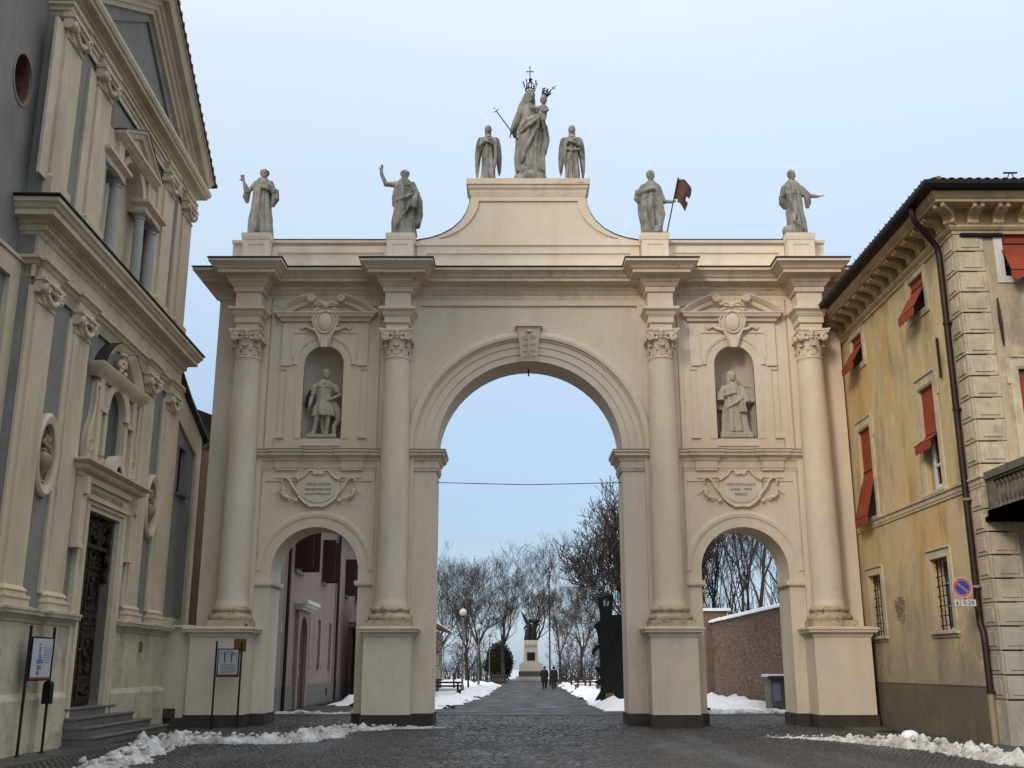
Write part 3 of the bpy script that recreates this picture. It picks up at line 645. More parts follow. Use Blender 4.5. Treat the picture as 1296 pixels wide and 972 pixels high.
    outl = [(0, -.50), (.2, -.50), (.42, -.36), (.60, -.2), (.66, 0), (.64, .2), (.56, .36), (.35, .42), (.24, .58), (.1, .60), (0, .56)]
    b.plate([(cx + x, z0 + z) for x, z in outl] + [(cx - x, z0 + z) for x, z in outl[-2:0:-1]], -.10, -.02)
    cu([(0, -.12, -.50), (.2, -.13, -.52), (.42, -.13, -.38), (.58, -.12, -.22)], [.03, .04, .035, .03])
    cu([(.68, -.12, .40), (.60, -.13, .30), (.54, -.14, .34), (.40, -.13, .44), (.30, -.13, .58), (.2, -.13, .60), (.16, -.13, .53), (.22, -.13, .50)], [.03, .05, .04, .035, .04, .04, .03, .02])
    cu([(.0, -.13, .5), (.1, -.13, .47), (.2, -.12, .5)], [.05, .04, .02])
    cu([(.52, -.10, -.24), (.66, -.10, -.06), (.78, -.11, .1), (.88, -.11, .30), (1.02, -.11, .38), (1.12, -.11, .30), (1.08, -.1, .16)], [.035, .04, .045, .04, .04, .04, .02])
    cu([(.60, -.08, -.3), (.8, -.1, -.26), (.98, -.12, -.22), (1.1, -.12, -.12), (1.04, -.12, .02), (1.1, -.1, .1)], [.03, .02, .05, .05, .045, .02])
    for q in (-1, 1):
        for (x, z, r) in ((.96, -.2, .05), (1.04, -.1, .055), (.88, -.3, .04), (1.1, 0, .04), (1.02, -.26, .035), (.66, -.34, .05)): b.ell((cx + q * x, -.09, z0 + z), (r * 1.3, r, r), 6, 5)
    cu([(1.12, -.06, .0), (1.26, -.06, -.1), (1.34, -.06, -.12)], [.02, .015, .01])
    ic = part('inscription_cartouche', b, K['cream'], A, smooth=50)
    b = MB(); P = [(.52 * math.cos(R(a)), .37 * math.sin(R(a)) - (.05 if 70 < a < 110 else 0) - .03) for a in range(0, 360, 10)]
    b.plate([(cx + x, z0 + z) for x, z in P], -.125, -.05); tb = part('inscription_tablet', b, K['tablet'], ic)
    lines = (('PIETAS CIVIUM', .115, .15, 1), ('URBIS PRINCIPEM A PACE', .10, 0, .72), ('DUCIT IN MDCLXXII', .10, -.14, .8)) if s < 0 else (('ORDO POPULUSQUE', .11, .15, .85), ('ANNO   MMIX', .11, 0, .95), ('REFECIT', .11, -.15, 1))
    for tx, sz, dz, xs in lines: text('inscription_line', tx, sz, Matrix.Translation((cx, -.128, z0 + dz)), K['letter'], tb, .004, xs)
# brass plaque on the left pedestal
b = MB(); b.cbox(-8.74 + .32, -8.74 + .66, -1.025, -1.0, 2.06, 2.40, .01)
o = part('brass_plaque', b, K['brass']); o.location = (.53, 32, 0); tag(o, 'square brass plaque high on the left pedestal of the arch', 'plaque')
# wire across the central opening
b = MB(); b.tube([(-2.32, 32.4, 7.13), (.5, 32.4, 7.06), (3.38, 32.4, 7.13)], .012, 5); tag(part('cable', b, K['iron']), 'thin black wire stretched across the central opening', 'cable')

# ================================================================ THE CHURCH  (local: x along the facade away from the camera, y = -outward)
CH = empty('baroque_church', (-8.84, 0, 0), R(91.69), 'grey and cream baroque church facade with pediment and dark carved door on the left', 'church')
C0 = 24.9
PL = [C0 - 5.0, C0 - 2.95, C0 + 2.05, C0 + 4.1]; PW = .88         # pilaster left edges, lower order
b = MB()
door = rect(23.85, 25.9, .3, 5.06)
def oval(cx, cz, a, c, n=24): return [(cx + a * math.cos(2 * PI * i / n), cz + c * math.sin(2 * PI * i / n)) for i in range(n)]
OV = [C0 - 3.62, C0 + 3.52]
b.plate([(19.7, 0), (23.85, 0), (23.85, 5.06), (25.9, 5.06), (25.9, 0), (30.2, 0), (30.2, 10.6), (19.7, 10.6)], .10, .55, [oval(x, 5.8, .40, .80) for x in OV] + [arch_pts(C0, .62, 6.2, 7.45, 12)])
part('wall', b, K['chg'], CH)
b = MB(); b.box(19.75, 30.15, .55, 14, 0, 10.5); b.box(19.8, 30.05, .5, 14, 10.55, 15.6)
b.box(23.85, 25.9, .42, .56, .8, 5.06); part('nave_wall', b, K['chg'], CH)
# high grey wall at the left and its lower bay
b = MB(); b.plate(rect(4, 19.72, 0, 24), .42, 3, [oval(18.98, 13.02, .40, .53)]); part('side_wall', b, K['chg'], CH)
b = MB(); b.box(18.3, 19.6, .95, 1.1, 12.2, 13.8); part('oculus_wall', b, K['tile'], CH, label='brick blocking deep inside the oval opening')
b = MB(); b.arc(18.98, 13.02, [(.40, .40), (.40, .43), (.45, .43), (.45, .40)], 0, 360, 24, 1.3); part('oculus_rim', b, K['chg'], CH); b = MB(); b.arc(18.98, 13.02, [(.385, .47), (.385, .96), (.41, .96), (.41, .47)], 0, 360, 24, 1.33); part('oculus_lining', b, K['tile'], CH)
b = MB(); b.plate(rect(6, 19.71, 0, 9.42), .30, .43, [rect(6.3, 19.3, 1.2, 8.95)]); b.box(6, 19.72, .26, .43, 9.36, 9.44); part('side_bay_frame', b, K['chc'], CH)
# right aisle, lower and with a falling roofline
b = MB(); b.plate([(30.3, 0), (33.5, 0), (33.5, 8.7), (32.6, 9.05), (31.4, 9.45), (30.3, 9.95)], .25, 8, [rect(31.35, 32.15, 6.65, 8.05)]); b.box(31.3, 32.2, .6, .7, 6.6, 8.1)
part('aisle_wall', b, K['chg'], CH)
b = MB(); b.plate([(30.3, 0), (33.52, 0), (33.52, 8.72), (32.6, 9.07), (31.4, 9.47), (30.3, 9.97)], .17, .26, [[(30.8, 3.0), (32.95, 3.0), (32.95, 8.1), (30.8, 8.75)]]); part('aisle_frame', b, K['chc'], CH)
b = MB(); b.box(31.3, 32.2, .42, .5, 6.62, 8.1); part('aisle_window', b, K['dark'], CH); b = MB(); b.box(31.28, 32.22, .12, .3, 6.58, 6.65); part('sill', b, K['step'], CH)
b = MB()
b.plate([(30.3, 9.98), (31.4, 9.48), (32.6, 9.08), (33.75, 8.66), (33.75, 8.76), (32.6, 9.18), (31.4, 9.58), (30.3, 10.08)], .0, 8); part('aisle_roof_edge', b, K['lead'], CH)
# plinths, dies and caps: a backing block and four stepped fronts
def pedestal(x0, x1, f, parent, name='pedestal'):
    b = MB(); b.add([(x0 - .07, f - .07, 0), (x1 + .07, f - .07, 0), (x1 + .07, .3, 0), (x0 - .07, .3, 0), (x0 - .07, f - .07, 1.0), (x1 + .07, f - .07, 1.0), (x1 + .07, .3, 1.0), (x0 - .07, .3, 1.0), (x0, f, 1.12), (x1, f, 1.12), (x1, .3, 1.12), (x0, .3, 1.12)],
          [(0, 3, 2, 1), (0, 1, 5, 4), (1, 2, 6, 5), (2, 3, 7, 6), (3, 0, 4, 7), (4, 5, 9, 8), (5, 6, 10, 9), (6, 7, 11, 10), (7, 4, 8, 11), (8, 9, 10, 11)])
    b.box(x0 + .012, x1 - .012, f + .012, .29, 1.1, 2.5)
    b.sweep([(-.03, 2.42), (.02, 2.45), (.04, 2.50), (.10, 2.56), (.16, 2.59), (.17, 2.65), (.19, 2.66), (.19, 2.71), (-.03, 2.75)], [(x0, .3), (x0, f), (x1, f), (x1, .3)]); b.box(x0 + .02, x1 - .02, f + .02, .28, 2.5, 2.74)
    return part(name, b, K['chp'], parent)
for x0, x1, f in ((19.6, 23.42, .0), (26.4, 30.7, .0)): pedestal(x0, x1, f, CH)
for x in PL: pedestal(x - .12, x + PW + .12, -.10, CH)
# pilasters
def pil_cap(w_, h=.5, gar=True):
    b = MB(); b.box(.0, w_, -.03, .1, 0, .06); b.box(.02, w_ - .02, -.0, .1, .06, h); b.box(-.10, w_ + .10, -.16, .1, h - .07, h); b.box(-.07, w_ + .07, -.12, .1, h - .11, h - .07)
    for q in (0, 1):
        x = .07 + q * (w_ - .14); b.disc(x, h - .21, .12, -.15, .05, 14); b.spiral(x, h - .21, -.16, .10, 1.6, 1 if q else -1, .026, R(90))
        bb = MB(); bb.disc(0, h - .21, .115, -.06, .06, 12); M_ = Matrix.Translation((-.03 if not q else w_ + .03, -.02, 0)) @ Matrix.Rotation(R(90), 4, 'Z'); b.add([tuple(M_ @ Vector(p)) for p in bb.v], bb.f)
    if gar:
        N = 12
        for i in range(N + 1):
            t = i / N * 2 - 1; b.ell((w_ / 2 + t * w_ * .40, -.12, h - .22 - .20 * (1 - t * t)), (.05, .055, .05 + .02 * (1 - t * t)), 6, 5)
    for i in range(5): b.ell((w_ * (.26 + .12 * i), -.10, h - .15), (.04, .05, .045), 6, 5)
    b.ell((w_ / 2, -.15, h - .06), (.07, .05, .07), 8, 6)
    return b
pc_me = pil_cap(PW).mesh('capital')
b = MB(); b.box(0, PW, 0, .1, 3.06, 8.66); b.box(-.22, PW + .12, .045, .1, 3.06, 8.9); bs_ = MB()
bs_.sweep([(-.05, 2.73), (.11, 2.73), (.11, 2.84), (.10, 2.85), (.13, 2.89), (.12, 2.94), (.06, 2.95), (.05, 3.0), (.08, 3.03), (.05, 3.07), (.0, 3.12), (-.05, 3.14)], [(-.0, .1), (-.0, 0), (PW, 0), (PW, .1)])
pp = None
for x in PL:
    if pp is None:
        pp = part('pilaster', b, K['chc'], CH, loc=(x, 0, 0)); part('pilaster_base', bs_, K['chc'], pp, smooth=30); link('capital', pc_me, K['chc'], pp, smooth=40, loc=(0, 0, 8.63))
    else: again(pp, (x, 0, 0))
# entablature, lower order
def ent_path(y0=.0, f=-.06, xs=PL, w_=PW, a=19.7, z=30.2, back=.5, e=.04):
    p = [(a, back), (a, y0)]
    for x in xs:
        if x - e <= a + .02: p = [(a, back), (a, f), (x + w_ + e, f), (x + w_ + e, y0)]
        else: p += [(x - e, y0), (x - e, f), (x + w_ + e, f), (x + w_ + e, y0)]
    return p + [(z, y0), (z, back)]
b = MB(); b.sweep([(-.03, 9.08), (.0, 9.09), (.0, 9.34), (.03, 9.36), (.06, 9.42), (.12, 9.45), (.12, 9.51), (-.03, 9.54)], ent_path(.03, -.05)); b.box(19.72, 30.2, .03, .5, 9.1, 10.5)
eo = part('entablature', b, K['chc'], CH)
b = MB(); b.sweep([(-.02, 9.92), (.03, 9.95), (.06, 10.0), (.06, 10.03), (.10, 10.05), (.10, 10.16), (.16, 10.19), (.18, 10.23), (.38, 10.27), (.38, 10.38), (.42, 10.41), (.46, 10.48), (.50, 10.51), (.50, 10.60), (-.02, 10.68)], [(19.75, .45), (19.75, .03), (30.05, .03), (30.05, .45)])
co = part('cornice', b, K['chc'], CH)
b = MB(); x = 19.62
while x < 30.1: b.box(x, x + .08, -.13, -.05, 10.055, 10.15); x += .145
o = part('dentil_row', b, K['chc'], co); o['kind'] = 'stuff'
b = MB(); b.sweep([(-.1, 10.80), (.52, 10.61), (.54, 10.625), (.54, 10.65), (-.1, 10.84)], [(19.72, .45), (19.72, .03), (30.08, .03), (30.08, .45)]); part('roof_flashing', b, K['lead'], co)
# upper storey
b = MB(); b.plate(rect(19.75, 30.1, 10.6, 15.2), .12, .6, [[(22.55, 10.9), (26.95, 10.9), (26.95, 13.1), (25.62, 13.1)] + [(C0 - .15 + .87 * math.cos(PI * i / 16), 13.2 + .87 * math.sin(PI * i / 16)) for i in range(17)] + [(23.88, 13.1), (22.55, 13.1)]])
part('upper_wall', b, K['chg'], CH)
b = MB(); b.box(22.4, 27.1, .46, .49, 10.7, 14.3); part('blind_window_back', b, K['chc'], CH, label='plain cream back of the blind three-light window')
b = MB(); _o = [(22.57, 10.91), (26.93, 10.91), (26.93, 13.11), (25.60, 13.11)] + [(C0 - .15 + .85 * math.cos(PI * i / 16), 13.2 + .85 * math.sin(PI * i / 16)) for i in range(17)] + [(23.90, 13.11), (22.57, 13.11)]
b.plate(rect(22.3, 27.2, 10.75, 14.15), .10, .455, [_o]); part('window_lining', b, K['chc'], CH)
UL = [C0 - 5.1, C0 - 3.15, C0 + 2.2, C0 + 4.05]
b = MB(); b.box(0, PW, .0, .12, 11.35, 14.55); b.box(-.40, PW + .14, .06, .12, 11.2, 14.75); up_ = None
b2_ = MB(); b2_.box(-.06, PW + .06, -.07, .12, 10.7, 11.25); b2_.sweep([(-.02, 11.18), (.06, 11.2), (.07, 11.28), (.03, 11.33), (-.02, 11.37)], [(0, .1), (0, 0), (PW, 0), (PW, .1)])
for x in UL:
    if up_ is None:
        up_ = part('pilaster', b, K['chc'], CH, loc=(x, 0, 0)); part('pilaster_base', b2_, K['chc'], up_); link('capital', pc_me, K['chc'], up_, smooth=40, loc=(0, 0, 14.52))
    else: again(up_, (x, 0, 0))
b = MB(); b.box(19.78, 30.07, .04, .12, 10.62, 11.12); part('blocking_course', b, K['chc'], CH)
b = MB(); b.sweep([(-.03, 14.98), (.0, 14.99), (.0, 15.12), (.03, 15.13), (.03, 15.2), (.09, 15.24), (.09, 15.3), (-.03, 15.32)], ent_path(.05, -.03, UL, PW, 19.75, 30.1)); part('entablature', b, K['chc'], CH)
b = MB(); b.box(19.8, 30.05, .08, .6, 15.2, 15.56); part('grey_frieze', b, K['chg'], CH)
b = MB(); b.sweep([(-.03, 15.46), (.04, 15.48), (.06, 15.54), (.12, 15.57), (.12, 15.61), (.30, 15.65), (.32, 15.72), (.36, 15.74), (.40, 15.82), (.40, 15.9), (-.03, 15.93)], [(19.75, .6), (19.75, .06), (30.1, .06), (30.1, .6)]); part('cornice', b, K['chc'], CH)
# pediment: tympanum, raking cornice, tiles
ax, az = C0, 19.25; SL = (az - 15.95) / (30.55 - ax)
b = MB(); b.plate([(19.9, 15.9), (29.95, 15.9), (ax, az - .35)], .14, .6, [[(21.9, 16.35), (27.9, 16.35), (ax, 18.3)]]); part('tympanum', b, K['chg'], CH)
b = MB(); b.plate([(21.8, 16.25), (28.0, 16.25), (ax, 18.4)], .22, .5); part('tympanum_panel', b, K['chg'], CH)
b = MB(Matrix(((1, 0, 0, 0), (0, 0, -1, 0), (0, 1, 0, 0), (0, 0, 0, 1))))
L_ = 5.35
prk = [(-.62, -.16), (-.62, -.05), (-.52, -.02), (-.50, .05), (-.40, .08), (-.38, .14), (-.26, .17), (-.26, .34), (-.18, .38), (-.06, .44), (-.06, .48), (.0, .48), (.0, -.16)]
b.sweep(prk, [(ax + L_, az - SL * L_), (ax, az), (ax - L_, az - SL * L_)]); part('raking_cornice', b, K['chc'], CH)
b = MB(Matrix(((1, 0, 0, 0), (0, 0, -1, 0), (0, 1, 0, 0), (0, 0, 0, 1)))); b.sweep([(.0, -14), (.0, .52), (.05, .52), (.05, -14)], [(ax + L_ + .12, az - SL * (L_ + .12)), (ax, az), (ax - L_, az - SL * L_)]); rf = part('roof', b, K['lead'], CH)
tb = MB(); N = 8
tb.tube([(0, 0, 0), (0, .5, 0)], .075, 8); tm = tb.mesh('roof_tile'); tm.materials.append(K['lead'])
i = 0; x = ax + L_ + .1
while x > ax - L_:
    o = link('roof_tile', tm, None, rf, loc=(x, -.53, az - SL * abs(x - ax) + .05)); x -= .27
# blind three-light window
CW = C0 - .15
for i, x in enumerate((CW - 1.95, CW - .98, CW + .98, CW + 1.95)):
    b = MB(); b.lathe([(.17, 10.88), (.17, 10.96), (.135, 11.0), (.13, 12.2), (.115, 12.92), (.14, 12.94), (.14, 12.97), (.12, 13.0), (.16, 13.05), (.18, 13.07)], x, .16, 16); b.box(x - .19, x + .19, -.03, .35, 13.07, 13.12)
    part('window_column', b, K['chgl'], CH, smooth=40)
pf = [(-.03, 13.12), (.0, 13.13), (.0, 13.25), (.04, 13.28), (.12, 13.34), (.12, 13.42), (-.03, 13.45)]
for s in (-1, 1):
    x0, x1 = sorted((CW + s * .80, CW + s * 2.15)); b = MB(); b.sweep(pf, [(x0, .3), (x0, -.02), (x1, -.02), (x1, .3)]); b.box(x0 + .01, x1 - .01, 0, .5, 13.125, 13.44); part('window_entablature', b, K['chc'], CH)
b = MB(); b.arc(CW, 13.2, [(.80, .5), (.80, .04), (.98, .02), (1.0, .5)], 0, 180, 24)
for s in (-1, 1): b.box(CW + s * 1.16 - .17, CW + s * 1.16 + .17, -.0, .15, 13.44, 14.05)
b.plate([(CW - 1.3, 14.0), (CW + 1.3, 14.0), (CW + 1.3, 14.2), (CW - 1.3, 14.2)], -.02, .14)
part('window_arch', b, K['chc'], CH, smooth=40)
b = MB(); b.sweep([(-.03, 14.02), (.03, 14.05), (.10, 14.12), (.14, 14.15), (.14, 14.22), (-.03, 14.24)], [(CW - 1.36, .12), (CW - 1.36, -.03), (CW + 1.36, -.03), (CW + 1.36, .12)])
bb = MB(Matrix(((1, 0, 0, 0), (0, 0, -1, 0), (0, 1, 0, 0), (0, 0, 0, 1)))); bb.sweep([(-.20, -.1), (-.2, .06), (-.1, .10), (-.06, .17), (0, .18), (0, -.1)], [(CW + 1.5, 14.24), (CW, 14.97), (CW - 1.5, 14.24)]); b.add(bb.v, bb.f)
b.plate([(CW - 1.3, 14.2), (CW + 1.3, 14.2), (CW, 14.8)], .03, .13)
wp = part('window_pediment', b, K['chc'], CH)
bb = MB(Matrix(((1, 0, 0, 0), (0, 0, -1, 0), (0, 1, 0, 0), (0, 0, 0, 1)))); bb.sweep([(0, -.1), (0, .2), (.025, .2), (.025, -.1)], [(CW + 1.52, 14.23), (CW, 14.975), (CW - 1.52, 14.23)]); part('flashing', bb, K['lead'], wp)
b = MB(); b.box(22.5, 27.0, .02, .45, 10.80, 10.90); part('window_sill', b, K['chc'], CH)
# ovals with urn reliefs
for x in OV:
    b = MB(); b.arc(x, 5.8, [(.40, .2), (.40, .02), (.46, -.02), (.52, -.03), (.56, .02), (.56, .2)], 0, 360, 32, 1.0)
    cz = 5.8; b.v = [(p[0], p[1], cz + (p[2] - cz) * (1.62 if math.hypot(p[0] - x, p[2] - cz) < .48 else 1.55)) for p in b.v]
    rim = part('oval_frame', b, K['chc'], CH, smooth=40)
    b = MB(); b.plate(oval(x, 5.8, .46, .86), .135, .3); part('oval_recess', b, K['slab'], rim)
    b = MB(); b.lathe([(.03, 5.22), (.12, 5.24), (.05, 5.32), (.05, 5.38), (.17, 5.52), (.22, 5.66), (.20, 5.78), (.1, 5.86), (.12, 5.9), (.05, 5.95)], x, .13, 12)
    for k in range(7): b.ell((x + .13 * math.cos(k * 1.3), .07, 5.98 + .03 * k), (.07, .05, .07), 6, 5)
    b.tube([(x - .18, .08, 5.7), (x - .27, .08, 5.6), (x - .2, .08, 5.45)], .02, 5); b.tube([(x + .18, .08, 5.7), (x + .27, .08, 5.6), (x + .2, .08, 5.45)], .02, 5)
    part('urn_relief', b, mat('ochre_urn_relief', (.33, .25, .14), (.25, .19, .11), scale=4) if x == OV[0] else bpy.data.materials['ochre_urn_relief'], rim, smooth=50)
# portal
b = MB(); b.plate([(23.35, .3), (23.35, 5.3), (22.98, 5.3), (22.98, 5.72), (26.85, 5.72), (26.85, 5.3), (26.42, 5.3), (26.42, .3), (25.92, .3), (25.92, 5.05), (23.83, 5.05), (23.83, .3)], -.02, .12)
b.plate([(23.55, .3), (23.55, 5.25), (26.2, 5.25), (26.2, .3), (26.02, .3), (26.02, 5.16), (23.73, 5.16), (23.73, .3)], -.07, -.02)
b.box(23.5, 26.3, -.13, -.02, 5.25, 5.31); b.box(23.3, 26.4, -.10, -.02, 5.62, 5.74)
for q in (23.15, 26.62): b.box(q - .17, q + .17, -.12, .1, 4.2, 5.3); b.box(q - .11, q + .11, -.2, .1, 5.3, 5.68); b.box(q - .2, q + .2, -.15, .1, 4.12, 4.2)
po = part('door_surround', b, K['chc'], CH)
b = MB(); b.box(25.9, 25.93, .1, .45, .8, 5.06); b.box(23.82, 23.85, .1, .45, .8, 5.06); part('door_reveal', b, K['chc'], CH)
text('door_inscription', 'DOMUS DEI ET PORTA CAELI', .17, Matrix.Translation((24.9, -.025, 5.46)), K['chg'], po, .006)
b = MB(); b.sweep([(-.03, 5.68), (.03, 5.7), (.06, 5.78), (.16, 5.82), (.20, 5.86), (.20, 5.92), (.30, 5.96), (.34, 5.98), (.34, 6.02), (-.03, 6.10)], [(22.95, .1), (22.95, -.02), (26.85, -.02), (26.85, .1)]); b.box(22.97, 26.83, -.01, .12, 5.7, 6.05); part('door_cornice', b, K['chc'], CH)
b = MB(); b.arc(C0 - .0, 6.02, [(.22, .0), (.22, -.24), (.46, -.24), (.46, .0)], 0, 180, 16); part('lunette_ornament', b, K['chc'], CH, smooth=40)
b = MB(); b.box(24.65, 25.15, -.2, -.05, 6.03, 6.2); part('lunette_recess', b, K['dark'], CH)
# carved door leaf
b = MB(); b.box(23.86, 25.89, .32, .42, .8, 5.05); dl = part('door', b, K['wood'], CH, label='dark carved walnut church door')
rs = random.Random(5)
for col, (x0, x1) in enumerate(((23.92, 24.82), (24.93, 25.83))):
    for z0, z1 in ((.9, 1.25), (1.35, 2.35), (2.45, 2.8), (2.9, 3.75), (3.85, 4.3)):
        b = MB(); b.plate(rect(x0, x1, z0, z1), .28, .325, [rect(x0 + .09, x1 - .09, z0 + .07, z1 - .07)])
        for k in range(14): x = rs.uniform(x0 + .16, x1 - .16); z = rs.uniform(z0 + .1, z1 - .1); b.ell((x, .30, z), (rs.uniform(.03, .09), .045, rs.uniform(.03, .08)), 6, 5)
        b.spiral((x0 + x1) / 2, (z0 + z1) / 2, .28, min(.3, (z1 - z0) * .36), 1.5, 1 if col else -1, .022)
        part('door_panel', b, K['wood'], dl, smooth=50)
b = MB(); 
for k in range(60): x = rs.uniform(23.9, 25.85); z = 4.35 + rs.random() ** .7 * .62; r = rs.uniform(.05, .12); b.ell((x, .27, z), (r, .07, r * rs.uniform(.6, 1.3)), 6, 5)
for k in range(22): z = 3.6 + k * .06; b.ell((25.86 - .05 * math.sin(k * .9), .22, z), (.07, .1, .05), 6, 5)
b.spiral(24.4, 4.65, .24, .25, 2, 1, .04); b.spiral(25.35, 4.65, .24, .25, 2, -1, .04); b.box(23.87, 25.88, .18, .33, 4.28, 4.38)
part('door_carving', b, K['wood'], dl, smooth=50)
b = MB(); b.ell((24.87, .27, 2.0), (.03, .04, .03), 8, 6); part('door_knob', b, K['brass'], dl)
# steps
for i, (x1, n, z) in enumerate(((26.6, .06, .76), (27.35, .30, .57), (28.1, .52, .38), (28.9, .74, .19))):
    b = MB(); b.cbox(23.45, x1, -n, .3, z - .19 if i else .05, z - .05, .01); b.cbox(23.43, x1 + .03, -n - .03, .3, z - .05, z, .012); part('step', b, K['step'], CH)
# aedicule over the door
b = MB(); b.plate([(23.55, 6.05), (26.25, 6.05), (26.25, 8.15), (23.55, 8.15)], .02, .12, [arch_pts(C0, .60, 6.35, 7.45, 14)])
b.arc(C0, 7.45, [(.60, .1), (.60, -.06), (.68, -.1), (.80, -.1), (.84, .1)], 0, 180, 24)
for s in (-1, 1): b.box(C0 + s * .98 - .24, C0 + s * .98 + .24, -.10, .05, 7.33, 7.45); b.box(C0 + s * .72 - .10, C0 + s * .72 + .10, -.06, .05, 6.35, 7.33); b.box(C0 + s * 1.2 - .12, C0 + s * 1.2 + .12, -.08, .05, 6.1, 8.1)
ae = part('aedicule', b, K['chc'], CH, smooth=35)
b = MB(); b.plate(arch_pts(C0, .62, 6.2, 7.45, 14), .2, .3); part('niche_slab', b, K['slab'], ae)
b = MB(); pe = [(-.03, 8.05), (.02, 8.08), (.05, 8.14), (.13, 8.2), (.16, 8.28), (.18, 8.32), (.18, 8.36), (-.03, 8.42)]
b.sweep(pe, [(23.3, .1), (23.3, -.08), (26.5, -.08), (26.5, .1)]); b.box(23.32, 26.48, -.06, .12, 8.08, 8.4)
rr = 1.72; cz = 8.4 - .9
for q in (-1, 1):
    pr = [(rr - .22, .1), (rr - .22, -.04), (rr - .15, -.10), (rr - .05, -.17), (rr, -.19), (rr, .1)]
    if q > 0: b.arc(C0, cz, pr, 30, 72, 12)
    else: b.arc(C0, cz, pr, 108, 150, 12)
for k in range(14): b.ell((C0 + rs.uniform(-.25, .25), -.06, 8.52 + rs.uniform(0, .42)), (.075, .07, .075), 6, 5)
b.tube([(C0 - .3, -.1, 8.93), (C0, -.12, 8.99), (C0 + .3, -.1, 8.93)], .04, 6)
part('segmental_pediment', b, K['chc'], ae, smooth=40)
b = MB(); b.arc(C0, cz, [(rr, .1), (rr, -.20), (rr + .02, -.20), (rr + .02, .1)], 30, 72, 12); b2_ = MB(); b2_.arc(C0, cz, [(rr, .1), (rr, -.20), (rr + .02, -.20), (rr + .02, .1)], 108, 150, 12)
part('flashing', b, K['lead'], ae); part('flashing', b2_, K['lead'], ae)
for s in (-1, 1):
    b = MB(); X = lambda d: C0 + s * d
    b.plate([(X(d), z) for d, z in ((1.2, 7.95), (1.44, 7.95), (1.42, 7.5), (1.48, 7.1), (1.66, 6.8), (1.74, 6.45), (1.66, 6.15), (1.2, 6.1))][::-s], -.02, .1); b.tube([(X(1.42), -.02, 7.95), (X(1.41), -.03, 7.5), (X(1.47), -.03, 7.1), (X(1.64), -.03, 6.8), (X(1.71), -.03, 6.45), (X(1.6), -.03, 6.2)], [.03, .035, .035, .04, .04, .03], 8)
    b.spiral(X(1.5), 6.48, -.03, .17, 1.8, s, .03); b.spiral(X(1.33), 7.62, -.03, .08, 1.4, s, .02); b.ell((X(1.34), -.04, 7.88), (.07, .06, .08), 8, 6)
    part('volute', b, K['chc'], ae, smooth=45)
b = MB(); b.cbox(28.0, 28.22, -.125, -.10, 1.98, 2.25, .01); o = part('brass_plaque', b, K['brass']); o.location = CH.location; o.rotation_euler = CH.rotation_euler
tag(o, 'small brass plaque on the church pedestal right of the door', 'plaque')
# stone leftover on the arch side
b = MB(); b.box(30.62, 30.9, -.1, .12, 2.72, 2.98); part('corner_stone', b, K['chp'], CH)

# ================================================================ THE YELLOW BUILDING (local x = towards the camera, 0 at the corner; y = into the building)
YB = empty('yellow_building', (10.45, 23.3, 0), R(-90), 'weathered yellow corner building with red canvas blinds and bracketed eaves', 'building')
FT = Matrix(((0, -1, 0, 0), (1, 0, 0, 0), (0, 0, 1, 0), (0, 0, 0, 1)))    # front face: x' right along the front, y' into the building
FTI = FT
def lx(Y): return 23.3 - Y
wins = []   # (x0,x1,z0,z1)
W1 = [(lx(31.2), lx(30.2), 10.42, 11.32), (lx(26.3), lx(25.3), 10.42, 11.35)]
W2 = [(lx(31.25), lx(30.2), 5.82, 8.45), (lx(26.35), lx(25.4), 5.82, 8.45)]
W3 = [(lx(31.4), lx(30.4), 2.48, 4.18), (lx(26.7), lx(25.6), 2.48, 4.2)]
b = MB(); b.plate(rect(-10.6, 0, 0, 11.6), 0, .45, [rect(*w_) for w_ in W1 + W2 + W3]); part('wall', b, K['yel'], YB, label='yellow side wall washed out to grey near the ground')
FW1 = (1.1, 2.25, 10.45, 11.53); FW2 = (1.1, 2.25, 5.9, 8.2); FW3 = (1.35, 2.3, 2.4, 4.2)
b = MB(FT); b.plate(rect(.45, 7, 0, 11.6), 0.0, .45, [rect(*w_) for w_ in (FW1, FW2, FW3)]); b.box(.0, .45, .0, .45, 0, .01); part('front_wall', b, K['yelf'], YB)
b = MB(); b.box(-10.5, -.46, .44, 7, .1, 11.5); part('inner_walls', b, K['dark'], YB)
b = MB(); b.plate(rect(-8.9, -.72, 0, 1.2), -.035, 0); b.box(-8.9, -.75, -.045, 0, 1.19, 1.22); part('dado', b, K['dado'], YB)
b = MB(FT); b.plate(rect(.72, 7, 0, .95), -.03, 0); part('dado', b, K['dado'], YB)
b = MB(); b.sweep([(-.01, 5.50), (.03, 5.50), (.035, 5.56), (.05, 5.57), (.05, 5.66), (.09, 5.69), (.09, 5.74), (-.01, 5.76)], [(-8.9, 0), (0, 0), (0, 7)]); part('string_course', b, K['trim'], YB)
